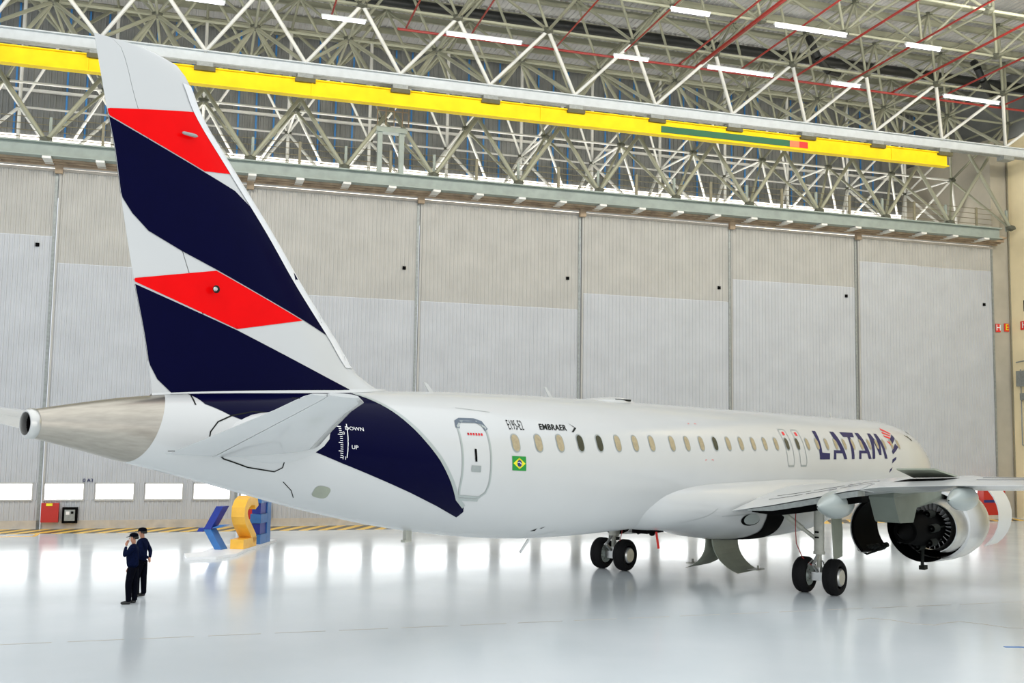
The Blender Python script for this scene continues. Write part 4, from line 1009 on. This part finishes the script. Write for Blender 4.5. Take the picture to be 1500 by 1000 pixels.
epart('spine', [(2.45, 0), (2.85, 0), (2.85, 1.9), (2.45, 1.9)], 0, .42, 'sigblue')
for z0, z1 in ((0, .36), (.78, 1.12), (1.54, 1.9)):
    epart('arm', [(1.75, z0), (2.44, z0), (2.44, z1), (1.75, z1)], 0, .42, 'sigblue')
epart('inset', [(1.80, .37), (2.44, .37), (2.44, .77), (1.80, .77)], .04, .38, 'signavy')
epart('inset', [(1.80, 1.13), (2.44, 1.13), (2.44, 1.53), (1.80, 1.53)], .04, .38, 'signavy')
ch = thing('chevron_mark', 'dark blue bird-like chevron of slanted blades at the near end of the sign', 'sign letter', sgp(-1.2, .4, .1))
def cpart(nm, poly, d0, d1, m):
    P, v = ext(poly, d0, d1, .1); mb = MB().prism(P, v); mb.v = [tuple(Vector(q) - ch.location) for q in mb.v]; return obj(nm, mb, m, ch)
def blade(nm, p0, p1, wx, dep, m):   # p = (X, Z) seen from the viewer, depth along view
    (x0, z0), (x1, z1) = p0, p1
    vx = Vector((1, -.05, 0))
    B0 = Vector((-10.62, 37.3, .1))
    pts = [B0 + vx * x0 + Vector((0, 0, z0)), B0 + vx * (x0 + wx) + Vector((0, 0, z0)), B0 + vx * (x1 + wx) + Vector((0, 0, z1)), B0 + vx * x1 + Vector((0, 0, z1))]
    mb = MB().prism(pts, Vector((.12, dep, 0))); mb.v = [tuple(Vector(q) - ch.location) for q in mb.v]
    return obj(nm, mb, m, ch)
blade('lower_blade', (.02, 0.0), (-.42, .72), .26, .35, 'sigblue')
blade('upper_blade', (-.42, .70), (.02, 1.54), .26, .35, 'signavy')
blade('tail_bar', (-.66, .62), (-.58, .76), .22, .3, 'signavy')
blade('cross_bar', (-.12, .76), (.18, .88), .22, .3, 'sigblue')

# ================================================================== people
def skin_body(name, verts, edges, radii, m, parent, sub=2, root=0):
    me = bpy.data.meshes.new(name); me.from_pydata(verts, edges, []); me.update()
    o = bpy.data.objects.new(name, me); COL.objects.link(o)
    md = o.modifiers.new('skin', 'SKIN'); md.use_smooth_shade = True
    if not me.skin_vertices:
        bpy.context.view_layer.objects.active = o; o.select_set(True)
    sv = me.skin_vertices[0].data if me.skin_vertices else None
    if sv is None:
        me.attributes; bm = bmesh.new(); bm.from_mesh(me); bm.verts.layers.skin.verify(); bm.to_mesh(me); bm.free(); sv = me.skin_vertices[0].data
    for i, r in enumerate(radii): sv[i].radius = (r, r) if not isinstance(r, tuple) else r
    sv[root].use_root = True
    ms = o.modifiers.new('sub', 'SUBSURF'); ms.levels = sub; ms.render_levels = sub
    dg = bpy.context.evaluated_depsgraph_get(); me2 = bpy.data.meshes.new_from_object(o.evaluated_get(dg)); me2.name = name
    bpy.data.objects.remove(o)
    me2.materials.clear(); me2.materials.append(M[m])
    me2.polygons.foreach_set('use_smooth', [True] * len(me2.polygons))
    o = bpy.data.objects.new(name, me2); COL.objects.link(o)
    if parent: o.parent = parent
    return o
def person(label, loc, rz, H_, hand_to_face):
    # local frame: faces +x, left = +y
    t = thing('person', label, 'person', loc, rz, group='men in navy uniforms')
    k = H_ / 1.76
    V, E_, Rr = [], [], []
    def v(p, r, e=None):
        V.append((p[0] * k, p[1] * k, p[2] * k)); Rr.append(r * k if not isinstance(r, tuple) else (r[0] * k, r[1] * k))
        if e is not None: E_.append((e, len(V) - 1))
        return len(V) - 1
    pel = v((0, 0, .86), (.13, .16))
    b1 = v((0.02, 0, 1.06), (.135, .16), pel); ch_ = v((0.03, 0, 1.27), (.14, .175), b1); up = v((0.0, 0, 1.42), (.10, .14), ch_); nk = v((.0, 0, 1.50), .062, up)
    for sg_ in (1, -1):
        sh = v((0, .18 * sg_, 1.41), .072, up)
        if hand_to_face and sg_ == 1:
            el = v((.20, .23, 1.20), .054, sh); wr = v((.17, .10, 1.44), .038, el)
        elif not hand_to_face:
            el = v((-.12, .27 * sg_, 1.14), .056, sh); wr = v((-.19, .06 * sg_, .99), .04, el)
        else:
            el = v((.02, .24 * sg_, 1.13), .056, sh); wr = v((.12, .22 * sg_, .90), .042, el)
        if sg_ == 1: W1 = (wr, el)
        else: W2_ = (wr, el)
    jacket = skin_body('jacket', V, E_, Rr, 'cloth', t)
    Vj = list(V)
    def hand(wi, ei, m='skin'):
        w_ = Vector(Vj[wi]); d = (w_ - Vector(Vj[ei])).normalized(); sd = d.orthogonal().normalized()
        up_ = d.cross(sd)
        vs = [w_, w_ + d * .05 * k, w_ + d * .085 * k]; es = [(0, 1), (1, 2)]; rs = [.028 * k, .032 * k, .030 * k]
        for j, ln in enumerate((.062, .072, .068, .052)):
            o_ = sd * (j - 1.5) * .019 * k
            a0 = w_ + d * .09 * k + o_; a1 = a0 + d * ln * .5 * k + up_ * .008 * k; a2 = a1 + d * ln * .5 * k + up_ * .022 * k
            n0 = len(vs); vs += [a0, a1, a2]; es += [(2, n0), (n0, n0 + 1), (n0 + 1, n0 + 2)]; rs += [.0095 * k, .009 * k, .0075 * k]
        n0 = len(vs); vs += [w_ + d * .045 * k + sd * .038 * k, w_ + d * .08 * k + sd * .052 * k + up_ * .01 * k]; es += [(1, n0), (n0, n0 + 1)]; rs += [.011 * k, .009 * k]
        return skin_body('hand', [tuple(p) for p in vs], es, rs, m, t, sub=1)
    hand(*W1); hand(*W2_)
    # trousers
    V2, E2, R2 = [(0, 0, 1.0 * k)], [], [(.12 * k, .145 * k)]
    for sg_ in (1, -1):
        n0 = len(V2); fx = .06 * sg_
        V2 += [(fx * .3, .085 * sg_ * k, .86 * k), (fx + .02, .085 * sg_ * k, .50 * k), (fx, .085 * sg_ * k, .12 * k), (fx, .085 * sg_ * k, .05 * k)]
        E2 += [(0, n0), (n0, n0 + 1), (n0 + 1, n0 + 2), (n0 + 2, n0 + 3)]; R2 += [.115 * k, .088 * k, .07 * k, .07 * k]
    skin_body('trousers', V2, E2, R2, 'trouser', t)
    for sg_ in (1, -1):
        fx = .05 * sg_
        skin_body('shoe', [(fx - .06, .085 * sg_ * k, .05), (fx + .03, .085 * sg_ * k, .052), (fx + .13, .105 * sg_ * k, .042), (fx + .20, .108 * sg_ * k, .036)], [(0, 1), (1, 2), (2, 3)], [.048, .052, .045, .034], 'shoe', t)
    # head with face
    hd = skin_body('head', [(0, 0, 1.47 * k), (.01, 0, 1.54 * k), (.035, 0, 1.585 * k), (.02, 0, 1.655 * k), (.015, 0, 1.70 * k)], [(0, 1), (1, 2), (2, 3), (3, 4)], [.055 * k, .06 * k, (.085 * k, .068 * k), (.098 * k, .078 * k), (.082 * k, .07 * k)], 'skin', t)
    obj('nose', MB().add([(x * k, y * k, z * k) for x, y, z in ((.112, -.014, 1.60), (.112, .014, 1.60), (.105, 0, 1.655), (.138, 0, 1.605))], [(0, 1, 3), (1, 2, 3), (2, 0, 3), (0, 2, 1)]), 'skin', hd, smooth=True)
    for sg_ in (1, -1):
        obj('ear', MB().lathe([(-.008, .012), (0, .026), (.008, .02)], (.0, .085 * sg_ * k, 1.615 * k), axis=(0, 1, 0), n=10), 'skin', hd, smooth=True)
        obj('eye', MB().lathe([(-.006, .004), (0, .010), (.004, .004)], (.108 * k, .032 * sg_ * k, 1.645 * k), n=8), 'hair', hd, smooth=True)
    obj('mouth', MB().box((.112 * k, 0, 1.565 * k), (.01, .045, .008)), 'redpipe', hd)
    # hair band and cap
    R = [[((.012 + r * 1.08 * cos(2 * pi * i / 20)) * k - (.02 if z < 1.66 else 0), r * .92 * sin(2 * pi * i / 20) * k, z * k) for i in range(20)] for z, r in ((1.61, .085), (1.64, .099), (1.68, .101))]
    hb_ = MB(); hb_.rings([[p if p[0] < .03 * k else (.03 * k, p[1], p[2]) for p in r] for r in R]); obj('hair', hb_, 'hair', hd, smooth=True)
    R = [[((.012 + r * 1.1 * cos(2 * pi * i / 20)) * k, r * .95 * sin(2 * pi * i / 20) * k, z * k) for i in range(20)] for z, r in ((1.672, .100), (1.70, .102), (1.73, .092), (1.755, .066), (1.765, .02))]
    cp = MB().rings(R, cap1=True)
    cp.add([(x * k, y * k, z * k) for x, y, z in ((.10, -.075, 1.678), (.10, .075, 1.678), (.175, .06, 1.662), (.20, 0, 1.660), (.175, -.06, 1.662), (.10, -.075, 1.668), (.10, .075, 1.668), (.175, .06, 1.654), (.20, 0, 1.652), (.175, -.06, 1.654))], [(0, 1, 2, 3, 4), (9, 8, 7, 6, 5), (1, 6, 7, 2), (2, 7, 8, 3), (3, 8, 9, 4), (4, 9, 5, 0)])
    obj('cap', cp, 'trouser', hd, smooth=False)
    obj('badge', MB().box((.03 * k, -.245 * k, 1.27 * k), (.05, .012, .035)), 'doorpanel' if hand_to_face else 'sigyellow', t)
    return t
person('man in navy uniform and cap holding one hand to his mouth', (-9.52, 26.3, 0), radians(192), 1.77, True)
person('man in navy uniform and cap standing behind with hands clasped at his back', (-9.70, 27.4, 0), radians(178), 1.80, False)
